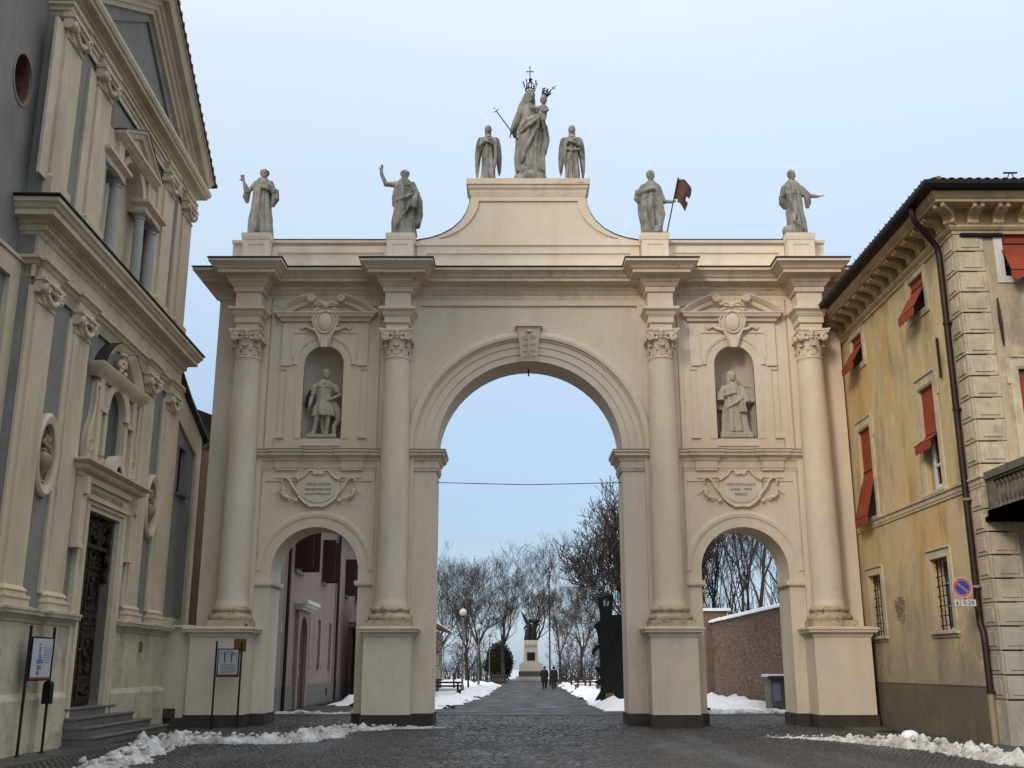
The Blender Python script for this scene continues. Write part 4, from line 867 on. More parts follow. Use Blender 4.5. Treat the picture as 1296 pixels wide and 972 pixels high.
# exposed brick patches: real bricks in a shallow hole
def brick_patch(T, cx, cz, w_, h_, seed, parent):
    rs = random.Random(seed); z = cz - h_; row = 0
    m1 = MB(T); n = 26
    P = []
    for i in range(n): a = 2 * PI * i / n; k = .72 + .45 * noise.noise((math.cos(a) * 1.6, math.sin(a) * 1.6, seed)) + rs.uniform(-.06, .06); P.append((cx + w_ * k * math.cos(a), cz + h_ * k * math.sin(a)))
    m0 = MB(T); m0.plate(P, -.005, .0); part('bare_mortar', m0, K['mortar'], parent)
    while z < cz + h_:
        x = cx - w_ + rs.uniform(0, .12)
        while x < cx + w_:
            L = rs.uniform(.05, .2); d = ((x + L / 2 - cx) / w_) ** 2 + ((z - cz) / h_) ** 2 + .5 * noise.noise((x * 4, z * 4, seed))
            if d < .42 and rs.random() < .62: m1.cbox(x, x + L, -.014 + rs.uniform(0, .006), .01, z + rs.uniform(0, .012), z + rs.uniform(.035, .055), .006)
            x += L + rs.uniform(.015, .05)
        z += .066; row += 1
    o = part('exposed_brick', m1, K['brickc'][0], parent); o['kind'] = 'stuff'
brick_patch(None, lx(29.1), 3.15, .55, .42, 3, YB); brick_patch(FT, 1.25, 1.45, .42, .5, 5, YB)
# quoins: L-shaped blocks round the corner
def quoin_mesh(h):
    b = MB(); f = .028
    for T, s in ((None, -1), (FT, 1)):
        q = MB(T)
        if s < 0: q.cbox(-.62, 0, -f, .02, .012, h - .012, .012); q.cbox(-.53, -.12, -f - .022, -f, .09, h - .09, .012)
        else: q.cbox(.0, .66, -f, .02, .012, h - .012, .012); q.cbox(.12, .56, -f - .022, -f, .09, h - .09, .012)
        b.add(q.v, q.f)
    b.box(-.0, f, -f, .02, .012, h - .012)
    return b
qm = quoin_mesh(.5).mesh('quoin'); qm.materials.append(K['quoin'])
b = MB(); b.box(-.5, -.0, 0.001, .45, 0, 11.6); part('corner_pier', b, K['yelf'], YB)
for k in range(21): link('quoin', qm, None, YB, loc=(0, 0, .95 + k * .506))
b = MB(); b.box(-.66, .06, -.06, .70, 0, .93); part('corner_plinth', b, K['quoin'], YB, label='pale plain block at the foot of the corner')
# windows
def frame(T, w_, ears, m, parent, sill=True, t=.21):
    x0, x1, z0, z1 = w_; b = MB(T)
    if ears: o_ = [(x0 - t, z0 - .05), (x1 + t, z0 - .05), (x1 + t, z1 - .35), (x1 + t + .07, z1 - .35), (x1 + t + .07, z1 + .22), (x1 + t - .05, z1 + .22), (x1 + t - .05, z1 + .30), (x0 - t + .05, z1 + .30), (x0 - t + .05, z1 + .22), (x0 - t - .07, z1 + .22), (x0 - t - .07, z1 - .35), (x0 - t, z1 - .35)]
    else: o_ = rect(x0 - t, x1 + t, z0 - t * .8, z1 + t)
    b.plate(o_, -.035, .0, [rect(x0, x1, z0, z1)])
    if ears:
        b.box(x0 - t + .05, x1 + t - .05, -.07, -.03, z1 + .27, z1 + .31); b.box(x0 - .03, x1 + .03, -.05, -.03, z1 + .04, z1 + .06)
    fr = part('window', b, m, parent)
    b = MB(T); b.plate(rect(x0 - .02, x1 + .02, z0 - .02, z1 + .02), .30, .31); part('pane', b, K['glass'], fr)
    b = MB(T); b.plate(rect(x0, x1, z0, z1), .24, .29, [rect(x0 + .06, (x0 + x1) / 2 - .03, z0 + .06, z1 - .06), rect((x0 + x1) / 2 + .03, x1 - .06, z0 + .06, z1 - .06)])
    zz = z0 + .06
    while zz + .55 < z1 - .2: zz += (z1 - z0) / 3.2; b.box(x0 + .05, x1 - .05, .25, .28, zz - .02, zz + .02)
    part('sash', b, K['white'], fr)
    if sill: b = MB(T); b.cbox(x0 - t - .06, x1 + t + .06, -.10, .2, z0 - .10, z0 - .02, .015); part('sill', b, m, fr)
    return fr
def blind(T, x0, x1, zt, zb, out, fr, drop=None):
    # drop: vertical part down to zd, then sloping outward to zb; scalloped valance below
    b = MB(T); zd = drop if drop is not None else zt - .25; t = .015; y = .06
    def strip(ya, za, yb, zb_): b.add([(x0, ya, za), (x1, ya, za), (x1, yb, zb_), (x0, yb, zb_), (x0, ya + t, za), (x1, ya + t, za), (x1, yb + t, zb_), (x0, yb + t, zb_)], [(0, 1, 2, 3), (7, 6, 5, 4), (0, 4, 5, 1), (2, 6, 7, 3), (0, 3, 7, 4), (1, 5, 6, 2)])
    strip(y, zt, y, zd); strip(y, zd, -out, zb); o = part('blind', b, K['red'], fr)
    b = MB(T); n = 5; P = [(x0 - .03, zb), (x0 - .03, zb - .16)]
    for i in range(n):
        for k in range(1, 7): P.append((x0 - .03 + (x1 - x0 + .06) * (i + k / 6) / n, zb - .16 - .07 * math.sin(PI * k / 6)))
    P.append((x1 + .03, zb)); b.plate(P[::-1], -out - .02, -out); part('valance', b, K['red'], o)
    b = MB(T); b.tube([(x0 - .05, -out + .0, zb + .01), (x1 + .05, -out + .0, zb + .01)], .022, 6); b.tube([(x0, y - .01, zd), (x1, y - .01, zd)], .018, 6); b.tube([(x0 - .02, y, zd), (x0 - .02, -out, zb)], .012, 5); b.tube([(x1 + .02, y, zd), (x1 + .02, -out, zb)], .012, 5); part('blind_bar', b, K['iron'], o)
for w_ in W1: fr = frame(None, w_, False, K['trim'], YB, False); blind(None, w_[0], w_[1], w_[3], w_[2] - .03, .34, fr)
for i, w_ in enumerate(W2):
    fr = frame(None, w_, True, K['trim'], YB, True)
    if i == 0: blind(None, w_[0], w_[1], w_[3], w_[2] - .02, .30, fr, 7.2)
    else:
        blind(None, w_[0], w_[1], w_[3], 7.0, .22, fr, 7.25)
        b = MB(); b.plate(rect(w_[0] + .02, w_[0] + .46, w_[2] + .05, 7.3), .10, .12); part('curtain', b, K['curtain'], fr)
        b = MB(); x1 = w_[1] - .02; b.plate(rect(x1 - .50, x1, w_[2] + .03, 7.2), .01, .05, [rect(x1 - .39, x1 - .07, w_[2] + .12, 6.38), rect(x1 - .39, x1 - .07, 6.45, 7.13)]); part('open_sash', b, K['white'], fr)
def grille(T, w_, fr):
    x0, x1, z0, z1 = w_; b = MB(T); n = 4
    for i in range(n + 1): x = x0 + .06 + (x1 - x0 - .12) * i / n; b.tube([(x, .12, z0), (x, .12, z1)], .014, 5)
    z = z0 + .12
    while z < z1 - .05: b.tube([(x0, .10, z), (x1, .10, z)], .013, 5); z += .235
    part('grille', b, K['iron'], fr)
for w_ in W3: fr = frame(None, w_, False, K['trim'], YB, True); grille(None, w_, fr); b = MB(); b.box(w_[0] - .2, w_[1] + .2, -.075, -.03, w_[3] + .2, w_[3] + .25); part('hood_mould', b, K['trim'], fr)
fr = frame(FT, FW1, False, K['white'], YB, False, .2); blind(FT, FW1[0], FW1[1], FW1[3], FW1[2] + .02, .35, fr, FW1[3] - .25)
fr = frame(FT, FW2, True, K['trim'], YB, False, .2); b = MB(FT); b.box(FW2[0], FW2[1], .05, .08, FW2[2], FW2[3] - .12); part('blind', b, K['red'], fr)
fr = frame(FT, FW3, False, K['trim'], YB, True, .2); grille(FT, FW3, fr)
b = MB(); x = lx(24.78) 
b.tube([(x, -.05, 9.4), (x, -.05, 8.4)], .035, 6); part('shutter_stay', b, K['pipe'], YB)
b = MB(FT); b.tube([(.82, -.05, 9.9), (.82, -.07, 9.3), (.84, -.05, 8.75)], [.02, .045, .02], 6); part('shutter_stay', b, K['pipe'], YB)
b = MB(FT); b.cbox(.12, 1.1, -.12, -.02, 11.42, 11.50, .01); part('cable_box', b, K['iron'], YB)
# eaves cornice with brackets
epath = [(-8.9, 0), (0, 0), (0, 7)]
b = MB(); b.sweep([(-.01, 11.5), (.05, 11.5), (.06, 11.56), (.11, 11.6), (.15, 11.65), (.15, 11.69), (-.01, 11.7)], epath)
b.sweep([(-.01, 11.68), (.03, 11.68), (.03, 12.1), (-.01, 12.1)], epath); part('bed_moulding', b, K['corn'], YB)
b = MB(); b.sweep([(-.01, 12.08), (.60, 12.08), (.60, 12.15), (.64, 12.17), (.70, 12.25), (.70, 12.31), (-.01, 12.33)], epath); part('cornice', b, K['corn'], YB)
def bracket_mesh():
    b = MB(); P = [(.0, 0), (.10, .0), (.16, .05), (.15, .14), (.20, .20), (.34, .24), (.46, .28), (.52, .34), (.52, .40), (.0, .40)]
    for sx0, sx1, k in ((-.13, -.045, 1), (-.045, .045, .9), (.045, .13, 1)):
        m = len(P); b.add([(sx0, -d * k, z) for d, z in P] + [(sx1, -d * k, z) for d, z in P], [tuple(range(m)), tuple(reversed(range(m, 2 * m)))] + [(i, m + i, m + (i + 1) % m, (i + 1) % m) for i in range(m)])
    for q in (-.09, .09): b.tube([(q - .04, -.47, .33), (q + .04, -.47, .33)], .06, 8)
    return b
bm_ = bracket_mesh().mesh('bracket'); bm_.materials.append(K['corn'])
x = -.42
while x > -8.8: link('bracket', bm_, None, YB, loc=(x, -.03, 11.69)); x -= .66
y = .42
while y < 6.9: o = link('bracket', bm_, None, YB, loc=(.03, y, 11.69)); o.rotation_euler = (0, 0, R(90)); y += .60
o = link('bracket', bm_, None, YB, loc=(.02, -.02, 11.69)); o.rotation_euler = (0, 0, R(45)); o.scale = (1, 1.3, 1)
b = MB(); b.sweep([(.1, 12.33), (.80, 12.33), (.82, 12.36), (.1, 12.40)], epath); part('eaves_board', b, K['shut'], YB)
b = MB(); b.sweep([(.78, 12.36), (.84, 12.32), (.92, 12.32), (.96, 12.38), (.96, 12.47), (.94, 12.47), (.90, 12.37), (.84, 12.36), (.80, 12.42)], [(-8.95, 0), (0, 0), (0, 7)]); part('gutter', b, K['iron'], YB)
# roof planes and tiles
b = MB(); e = .86; rise = .42
b.add([(-8.9, -e, 12.42), (e, -e, 12.42), (-5, 5, 12.42 + (5 + e) * rise), (-8.9, 5, 12.42 + (5 + e) * rise), (e, 7, 12.42), (-5, 7, 12.42 + (5 + e) * rise)], [(0, 1, 2, 3), (1, 4, 5, 2)]); ro = part('roof', b, K['tile'], YB)
def tile_mesh():
    b = MB(); n = 6; L = .42
    vs = []
    for y, r in ((0, .105), (L, .09)):
        for k in range(n + 1): t = PI * k / n; vs.append((r * math.cos(t), y, r * math.sin(t) * .9)); 
        for k in range(n + 1): t = PI * k / n; vs.append(((r - .018) * math.cos(t), y, (r - .018) * math.sin(t) * .9))
    m = n + 1; fs = []
    for k in range(n): fs += [(k, k + 1, 2 * m + k + 1, 2 * m + k), (m + k, 3 * m + k, 3 * m + k + 1, m + k + 1), (k, m + k, m + k + 1, k + 1)]
    b.add(vs, fs); return b
tm2 = tile_mesh().mesh('roof_tile'); tm2.materials.append(K['tile']); sl_ = math.atan(rise)
for row in range(2):
    x = e - .15 - row * .45
    while x > -8.8:
        o = link('roof_tile', tm2, None, ro, loc=(x, -e - .03 + row * .36, 12.45 + row * .36 * rise)); o.rotation_euler = (sl_ - .05, 0, rnd.uniform(-.04, .04)); x -= .205
    y = -e + .15 + row * .45
    while y < 6.9:
        o = link('roof_tile', tm2, None, ro, loc=(e + .03 - row * .36, y, 12.45 + row * .36 * rise)); pass
        o.rotation_euler = (Matrix.Rotation(R(90) + rnd.uniform(-.04, .04), 3, 'Z') @ Matrix.Rotation(sl_ - .05, 3, 'X')).to_euler(); y += .205
for y in (1.15, 1.95, 2.75, 3.55):
    b = MB(); b.box(.72, .76, y - .16, y + .16, 12.72, 12.75); b.tube([(.74, y - .1, 12.55), (.74, y - .03, 12.72)], .012, 5); b.tube([(.74, y + .1, 12.55), (.74, y + .03, 12.72)], .012, 5); part('snow_guard', b, K['iron'], YB)
x = .5
sp = MB(); sp.tube([(0, 0, 0), (0, 0, .13)], .008, 4); sm = sp.mesh('tile_clip'); sm.materials.append(K['iron'])
while x > -8.7: link('tile_clip', sm, None, YB, loc=(x, -e, 12.52)); x -= .41
b = MB(); b.sweep([(.2, 12.53), (.6, 12.60), (.6, 12.72), (.2, 12.66)], [(-8.9, 0), (-8.5, 0)]); 
# downpipe
b = MB(); px_ = lx(23.95)
b.tube([(px_ + .35, -.80, 12.34), (px_ + .35, -.80, 12.15), (px_ + .3, -.74, 11.98), (px_ + .05, -.30, 11.62), (px_, -.15, 11.45), (px_, -.12, 11.2), (px_, -.12, 2.75), (px_, -.12, 2.55), (px_ + .12, -.12, 2.35), (px_ + .14, -.12, 2.1), (px_ + .14, -.12, 1.05)], .075, 10); dp = part('downpipe', b, K['pipe'], YB, smooth=50)
b = MB(); b.tube([(px_ + .14, -.12, 1.1), (px_ + .14, -.12, .0)], .075, 10); part('lower_pipe', b, K['pipel'], dp, smooth=50)
for z in (9.5, 7.4, 5.3, 3.35, 1.1): b = MB(); zz = z; xx = px_ if z > 2.5 else px_ + .14; b.tube([(xx, -.12, zz - .03), (xx, -.12, zz + .03)], .092, 10); b.box(xx - .11, xx + .11, -.1, .0, zz - .02, zz + .02); part('pipe_clamp', b, K['pipel'] if z in (5.3, 3.35) else K['pipe'], dp)
# balcony
b = MB(FT); b.box(-.04, 5, -2.4, -.02, 4.70, 4.80); b.box(.03, 5, -2.3, -.02, 4.80, 4.95); bal = part('balcony', b, K['balus'], YB, label='soot-stained stone balcony with vase balusters')
b.cbox(.0, .30, -2.3, -.09, 5.62, 5.78, .02); b.cbox(.30, 5, -2.3, -2.0, 5.62, 5.78, .02); b.box(.04, .26, -2.26, -.04, 5.57, 5.62); part('handrail', b, K['balus'], bal)
for ya, yb in ((-.38, -.04), (-2.25, -1.95)): b = MB(FT); b.box(.05, .25, ya, yb, 4.95, 5.57); part('balcony_post', b, K['balus'], bal)
lm = MB(); lm.lathe([(.075, 0), (.075, .05), (.04, .07), (.05, .12), (.085, .22), (.07, .32), (.035, .44), (.045, .5), (.07, .52), (.07, .62)], 0, 0, 10); lme = lm.mesh('baluster'); lme.materials.append(K['balus'])
lme.polygons.foreach_set('use_smooth', [True] * len(lme.polygons))
for k in range(8): link('baluster', lme, None, bal, loc=(.50 + .195 * k, .15, 4.95))
for k in range(20): link('baluster', lme, None, bal, loc=(2.12, .5 + .21 * k, 4.95))
for y in (.9, 3.6): b = MB(FT); b.plate([(0, 0)] * 0 + [(y, 4.2), (y + .2, 4.2), (y + .2, 4.7), (y, 4.7)], -1.0, -.02); part('console', b, K['balus'], bal)

# no-parking sign on an arm from the downpipe
SG = empty('no_parking_sign', (9.85, 23.55, 3.3), 0, 'round blue no-parking sign with faded red ring on the dark downpipe', 'road sign')
b = MB(); b.disc(0, 0, .21, -.006, .006, 36); part('sign_face', b, K['sred'], SG)
b = MB(); b.disc(0, 0, .15, -.010, -.006, 36); f1 = part('blue_disc', b, K['sblue'], SG)
b = MB(Matrix.Rotation(R(40), 4, 'Y')); b.box(-.175, .175, -.014, -.010, -.022, .022); part('diagonal_bar', b, K['sred'], SG)
b = MB(); b.arc(0, 0, [(.208, -.012), (.208, .008), (.222, .008), (.222, -.012)], 0, 360, 36); part('rim', b, K['swhite'], SG)
b = MB(); b.cbox(-.06, .27, -.006, .006, -.40, -.26, .003); p1 = part('hours_plate', b, K['swhite'], SG); text('hours_text', '0-24', .13, Matrix.Translation((.105, -.008, -.33)), K['iron'], p1, .002)
b = MB(); b.cbox(-.20, -.085, -.006, .006, -.40, -.26, .003); p2 = part('arrow_plate', b, K['swhite'], SG)
b = MB(); b.plate([(-.15, -.28), (-.15, -.345), (-.172, -.335), (-.142, -.385), (-.112, -.335), (-.134, -.345), (-.134, -.28)], -.010, -.006); part('arrow', b, K['iron'], p2)
b = MB(); b.tube([(.05, .03, -.38), (.05, .03, .1)], .018, 6); b.tube([(.05, .03, 0), (.46, .3, 0)], .016, 6); part('bracket', b, K['iron'], SG)

# ---- information stands
def stand(name, loc, rz, wid, zt, pz0, pz1, label, kind):
    S = empty(name, loc, rz, label, 'information stand')
    for x in (-wid / 2, wid / 2):
        b = MB(); b.tube([(x, 0, 0), (x, 0, zt)], .028, 8); b.ell((x, 0, zt + .03), (.035, .035, .04), 8, 6); b.lathe([(.06, 0), (.06, .02), (.03, .04)], x, 0, 10); part('post', b, K['iron'], S, smooth=50)
    b = MB(); w2 = wid / 2 - .05; b.plate(rect(-w2, w2, pz0, pz1), -.03, .02); b.tube([(-wid / 2, 0, pz1 - .04), (wid / 2, 0, pz1 - .04)], .012, 5); b.tube([(-wid / 2, 0, pz0 + .05), (wid / 2, 0, pz0 + .05)], .012, 5)
    fr = part('panel_frame', b, K['iron'], S)
    b = MB(); b.box(-w2 + .03, w2 - .03, -.035, -.03, pz0 + .03, pz1 - .03); pa = part('printed_panel', b, K['paper'], fr)
    b = MB(); b.box(-w2 + .03, w2 - .03, -.038, -.035, pz0 + .03, pz0 + .07); part('red_stripe', b, K['inkr'], pa)
    b = MB(); y0, y1 = -.038, -.035; c = (pz0 + pz1) / 2
    if kind == 0:
        for x in (-.17, .0, .17):
            r = .055 if x else .08; z = c + .02
            b.plate([(x - r, z)] + [(x - r * math.cos(PI * i / 8), z + .14 + r * math.sin(PI * i / 8)) for i in range(9)] + [(x + r, z), (x + r + .03, z), (x + r + .03, z + .27), (x - r - .03, z + .27), (x - r - .03, z)], y0, y1)
        b.box(-.06, .06, y0, y1, c + .29, c + .33); part('drawing', b, K['inkl'], pa)
    else:
        for x, z, w_, h in ((-.1, c + .16, .03, .12), (-.08, c - .05, .12, .08), (-.08, c + .03, .05, .1), (-.08, c - .16, .08, .08), (-.12, c - .26, .05, .08), (-.1, c + .27, .04, .03)): b.box(x - w_, x + w_, y0, y1, z - h / 2, z + h / 2)
        part('drawing', b, K['inkb'], pa)
    b = MB(); n = 7
    for i in range(n): z = (c - .06 - i * .035) if kind == 0 else (c + .2 - i * .045); x0, x1 = (-w2 + .1, w2 - .1) if kind == 0 else (.03, w2 - .06); b.box(x0, x1 - (.06 if i == n - 1 else 0), y0, y1, z, z + .012)
    o = part('text_block', b, K['ink'], pa); o['kind'] = 'stuff'
    return S
stand('information_stand', (-7.86, 30.35, 0), 0, .70, 2.25, 1.36, 2.12, 'iron stand with white printed panel against the left pedestal of the arch', 0)
S2 = stand('information_stand', (-9.12, 21.15, 0), R(90 - 4), .92, 2.32, 1.36, 2.18, 'tall iron stand with printed panel beside the church wall at the far left', 1)
b = MB(); b.box(.42, .56, -.06, .10, .92, 1.28); b.tube([(.42, .02, 1.28), (.56, .02, 1.28)], .08, 8); part('leaflet_box', b, K['iron'], S2)

# ================================================================ FIGURES (one continuous skin each, fused by a voxel remesh)
class Fig:
    def __init__(s): s.m = MB()
    def robe(s, secs, folds=9, amp=.022, seed=0, n=44):
        # secs: (z, cx, cy, rx, ry, fold strength)
        S = []
        for i in range(len(secs) - 1):
            a, c = secs[i], secs[i + 1]; k = max(2, int(abs(c[0] - a[0]) / .05))
            for j in range(k):
                t = j / k; t2 = t * t * (3 - 2 * t); S.append([a[0] + (c[0] - a[0]) * t] + [a[q] + (c[q] - a[q]) * t2 for q in range(1, 6)])
        S.append(list(secs[-1])); vs = []; fs = []
        for z, cx, cy, rx, ry, fo in S:
            for i in range(n):
                t = 2 * PI * i / n
                d = noise.noise((math.cos(t) * 1.3 + seed, math.sin(t) * 1.3, z * .55 + seed)) * 3.2
                f = fo * amp * (math.sin(folds * t + d + z * 1.1) + .5 * math.sin(folds * 1.9 * t - d * 1.4 + seed))
                vs.append((cx + (rx + f) * math.cos(t), cy + (ry + f) * math.sin(t), z))
        for j in range(len(S) - 1):
            for i in range(n): k = (i + 1) % n; fs.append((j * n + i, j * n + k, (j + 1) * n + k, (j + 1) * n + i))
        fs += [tuple(reversed(range(n))), tuple((len(S) - 1) * n + i for i in range(n))]
        s.m.add(vs, fs); return s
    def limb(s, pts, r, n=12):
        s.m.tube(pts, r, n)
        for p, q in zip(pts, r if isinstance(r, (list, tuple)) else [r] * len(pts)): s.m.ell(p, (q, q, q), 10, 8)
        return s
    def ell(s, c, r, rot=None): s.m.ell(c, r, 14, 10, rot); return s
    def head(s, c, k=1.0, yaw=0, tilt=0, hair='short', beard=False):
        M_ = Matrix.Translation(c) @ Matrix.Rotation(R(yaw), 4, 'Z') @ Matrix.Rotation(R(tilt), 4, 'X') @ Matrix.Scale(k, 4); q = MB(M_)
        q.ell((0, 0, .02), (.105, .13, .145), 16, 12); q.ell((0, -.03, -.07), (.075, .09, .08), 12, 8)
        q.ell((0, -.135, -.01), (.018, .03, .038), 8, 6); q.ell((0, -.115, -.065), (.035, .02, .012), 8, 6); q.ell((0, -.105, -.11), (.035, .03, .025), 8, 6)
        for e in (-1, 1): q.ell((e * .045, -.112, .025), (.024, .018, .012), 8, 6); q.ell((e * .045, -.112, .055), (.035, .022, .012), 8, 6); q.ell((e * .108, 0, 0), (.015, .03, .04), 8, 6); q.ell((e * .055, -.085, -.035), (.03, .03, .03), 8, 6)
        if hair == 'short': q.ell((0, .03, .07), (.118, .135, .12), 14, 10)
        if hair == 'tonsure':
            for i in range(12): t = 2 * PI * i / 12; q.ell((.105 * math.cos(t), .02 + .115 * math.sin(t), .075 if math.sin(t) < -.3 else .04), (.038, .038, .035), 8, 6)
        if hair == 'long': q.ell((0, .04, .06), (.125, .14, .13), 14, 10); q.ell((0, .08, -.1), (.12, .09, .18), 12, 8)
        if hair == 'veil': q.ell((0, .045, .05), (.14, .15, .15), 14, 10); q.ell((-.1, .05, -.13), (.05, .11, .19), 10, 8); q.ell((.1, .05, -.13), (.05, .11, .19), 10, 8); q.ell((0, .09, -.12), (.13, .09, .2), 12, 8)
        if beard: q.ell((0, -.09, -.14), (.05, .05, .07), 10, 8)
        q.tube([(0, .02, -.08), (0, .03, -.18), (0, .03, -.28)], [.066, .07, .11], 12)
        s.m.add(q.v, q.f); return s
    def hand(s, w_, d, up, k=1.0, spread=.35, curl=.3, side=1):
        # w_: wrist, d: pointing direction, up: palm normal; five fingers and a thumb from the side of the palm
        w_ = Vector(w_); d = Vector(d).normalized(); n = Vector(up); n = (n - d * n.dot(d)).normalized(); x = d.cross(n) * side
        q = s.m; c = w_ + d * .055 * k
        Mx = Matrix((x, d, n)).transposed(); q.ell(c, (.042 * k, .06 * k, .022 * k), 12, 8, Mx)
        for i, (o, L) in enumerate(((-.031, .075), (-.011, .09), (.011, .085), (.031, .068))):
            a = w_ + d * .10 * k + x * o * k; dd = (d + x * o * 10 * spread).normalized()
            p1 = a + dd * L * .5 * k; p2 = p1 + (dd + n * curl * 1.2).normalized() * L * .5 * k
            q.tube([a - d * .03 * k, a, p1, p2], [.014 * k, .014 * k, .0125 * k, .010 * k], 7)
        a = w_ + d * .03 * k - x * .036 * k; p1 = a - x * .035 * k + d * .035 * k + n * .01; p2 = p1 + d * .035 * k - x * .012 * k + n * curl * .03
        q.tube([a, p1, p2], [.017 * k, .014 * k, .012 * k], 7); return s
    def build(s, name, mat_, parent, vox=.017, sm=2, loc=None, label=None):
        me = bpy.data.meshes.new('raw'); me.from_pydata(s.m.v, [], s.m.f); o = bpy.data.objects.new('raw', me); COL.objects.link(o)
        r = o.modifiers.new('r', 'REMESH'); r.mode = 'VOXEL'; r.voxel_size = vox; q = o.modifiers.new('s', 'SMOOTH'); q.factor = .5; q.iterations = sm
        dg = bpy.context.evaluated_depsgraph_get(); dg.update(); m2 = bpy.data.meshes.new_from_object(o.evaluated_get(dg)); bpy.data.objects.remove(o); bpy.data.meshes.remove(me)
        m2.name = name; return link(name, m2, mat_, parent, smooth=180, loc=loc, label=label)
def statue(x, y, z, label, rz=0, name='statue', group=None, cat='statue'): return empty(name, (x, y, z), rz, label, cat, group)
def base_slab(p, w_, d, h, m, seed=0, name='base'):
    b = MB(); b.cbox(-w_, w_, -d, d, 0, h, .03); return part(name, b, m, p)
SY = 32 + .08
# 1: monk, far left, open raised hand and hand on the breast
s1 = statue(-8.22, SY, 15.11, 'robed stone monk at the far left end of the arch with open raised hand'); s1.scale = (1.03, 1.03, 1.035)
f = Fig(); f.robe([(.04, .02, 0, .40, .27, 1), (.5, 0, 0, .36, .26, 1), (1.1, 0, 0, .30, .24, .9), (1.5, 0, 0, .29, .23, .5), (1.8, 0, 0, .27, .19, .3), (1.98, 0, 0, .17, .14, .1), (2.04, 0, 0, .09, .09, 0)], 9, .03, 1)
f.head((.04, -.04, 2.17), 1.15, 8, -4, 'tonsure').robe([(1.82, 0, 0, .25, .2, .5), (1.95, 0, .0, .21, .19, .4), (2.06, 0, .02, .13, .14, 0)], 5, .02, 4)
f.limb([(-.24, 0, 1.86), (-.47, -.05, 1.52), (-.58, -.12, 1.86)], [.10, .085, .05]); f.m.tube([(-.48, -.03, 1.62), (-.50, -.02, 1.4), (-.46, 0, 1.2)], [.10, .12, .05], 12); f.m.tube([(-.55, -.1, 1.80), (-.46, -.05, 1.5)], [.065, .12], 10); f.hand((-.59, -.13, 1.88), (-.25, -.05, 1), (0, -1, 0), 1.35, .6, .12, 1)
f.limb([(.24, 0, 1.86), (.40, -.12, 1.52), (.12, -.27, 1.60)], [.11, .10, .055]); f.m.tube([(.42, -.05, 1.62), (.44, -.06, 1.3), (.36, -.02, 1.05)], [.11, .13, .05], 12); f.hand((.12, -.27, 1.6), (-1, -.1, .25), (0, 1, 0), 1.2, .2, .2)
f.m.tube([(-.02, -.27, 1.7), (-.04, -.29, 1.0), (-.03, -.32, .1)], [.05, .055, .07], 8)
f.build('figure', K['stone'], s1)
base_slab(s1, .36, .3, .05, K['stone'])
# 2: monk with arm raised high, book in the other hand
s2 = statue(-3.56, SY, 15.11, 'stone monk statue left of centre, one clenched hand raised high'); s2.scale = (1.03, 1.03, 1.035)
f = Fig(); f.robe([(.04, .05, 0, .40, .28, 1), (.5, .03, 0, .37, .27, 1.2), (1.05, .02, 0, .31, .25, 1), (1.45, 0, 0, .27, .22, .6), (1.78, -.02, 0, .27, .19, .4), (1.95, -.02, 0, .18, .14, .1), (2.02, 0, 0, .09, .09, 0)], 7, .034, 7)
f.head((.02, -.05, 2.14), 1.15, 12, 4, 'tonsure', True).robe([(1.72, 0, 0, .29, .21, .8), (1.92, 0, 0, .22, .19, .5), (2.03, 0, .02, .14, .14, 0)], 6, .03, 3)
f.limb([(-.26, 0, 1.84), (-.58, -.04, 1.83), (-.72, -.06, 2.16), (-.74, -.07, 2.28)], [.11, .085, .06, .05]); f.m.tube([(-.2, 0, 1.72), (-.3, .02, 1.4), (-.32, .05, 1.1)], [.12, .09, .05], 10); f.hand((-.74, -.07, 2.28), (.15, 0, 1), (0, -1, 0), 1.2, .1, .9)
f.limb([(.25, 0, 1.82), (.42, -.06, 1.48), (.38, -.25, 1.22)], [.12, .10, .055]); f.hand((.38, -.25, 1.22), (-.1, -.2, -1), (-1, 0, 0), 1.15, .1, .5); f.m.add(*(lambda q: (q.v, q.f))(MB(Matrix.Translation((.36, -.3, 1.08)) @ Matrix.Rotation(R(15), 4, 'Y')).box(-.09, .09, -.04, .04, -.16, .16)))
f.m.tube([(.3, .05, 1.75), (.48, .06, 1.3), (.5, .05, .8), (.46, .02, .35)], [.08, .12, .13, .08], 10); f.m.tube([(-.3, -.1, 1.2), (0, -.3, 1.22), (.3, -.2, 1.42)], [.05, .06, .05], 8); f.m.tube([(-.2, -.28, .25), (.05, -.31, .7), (.3, -.24, 1.15)], [.04, .045, .04], 8)
f.ell((.46, -.1, .45), (.12, .12, .12)); f.build('figure', K['stone'], s2); base_slab(s2, .40, .32, .05, K['stone'])
# 3: figure with a metal banner
s3 = statue(4.60, SY, 15.11, 'stone statue right of the centre holding a pole with a rusty metal flag'); s3.scale = (1.03, 1.03, 1.035)
f = Fig(); f.robe([(.04, .0, 0, .34, .27, 1), (.35, -.03, 0, .32, .26, 1), (.9, -.06, 0, .36, .27, 1.1), (1.35, -.06, 0, .36, .25, .9), (1.62, -.04, 0, .29, .2, .5), (1.84, -.03, 0, .22, .16, .2), (1.98, -.02, 0, .09, .09, 0)], 8, .032, 11)
f.head((-.02, -.04, 2.11), 1.14, 18, 2, 'short').robe([(1.5, -.04, 0, .33, .23, .7), (1.78, -.03, 0, .27, .2, .5), (1.94, -.02, 0, .14, .13, 0)], 5, .03, 6)
f.limb([(-.26, 0, 1.74), (-.42, -.12, 1.46), (-.1, -.30, 1.55)], [.11, .12, .06]); f.m.tube([(-.44, -.05, 1.6), (-.46, -.04, 1.32), (-.38, 0, 1.15)], [.10, .13, .06], 10); f.hand((-.1, -.30, 1.55), (1, -.1, .25), (0, 1, 0), 1.2, .2, .2, -1)
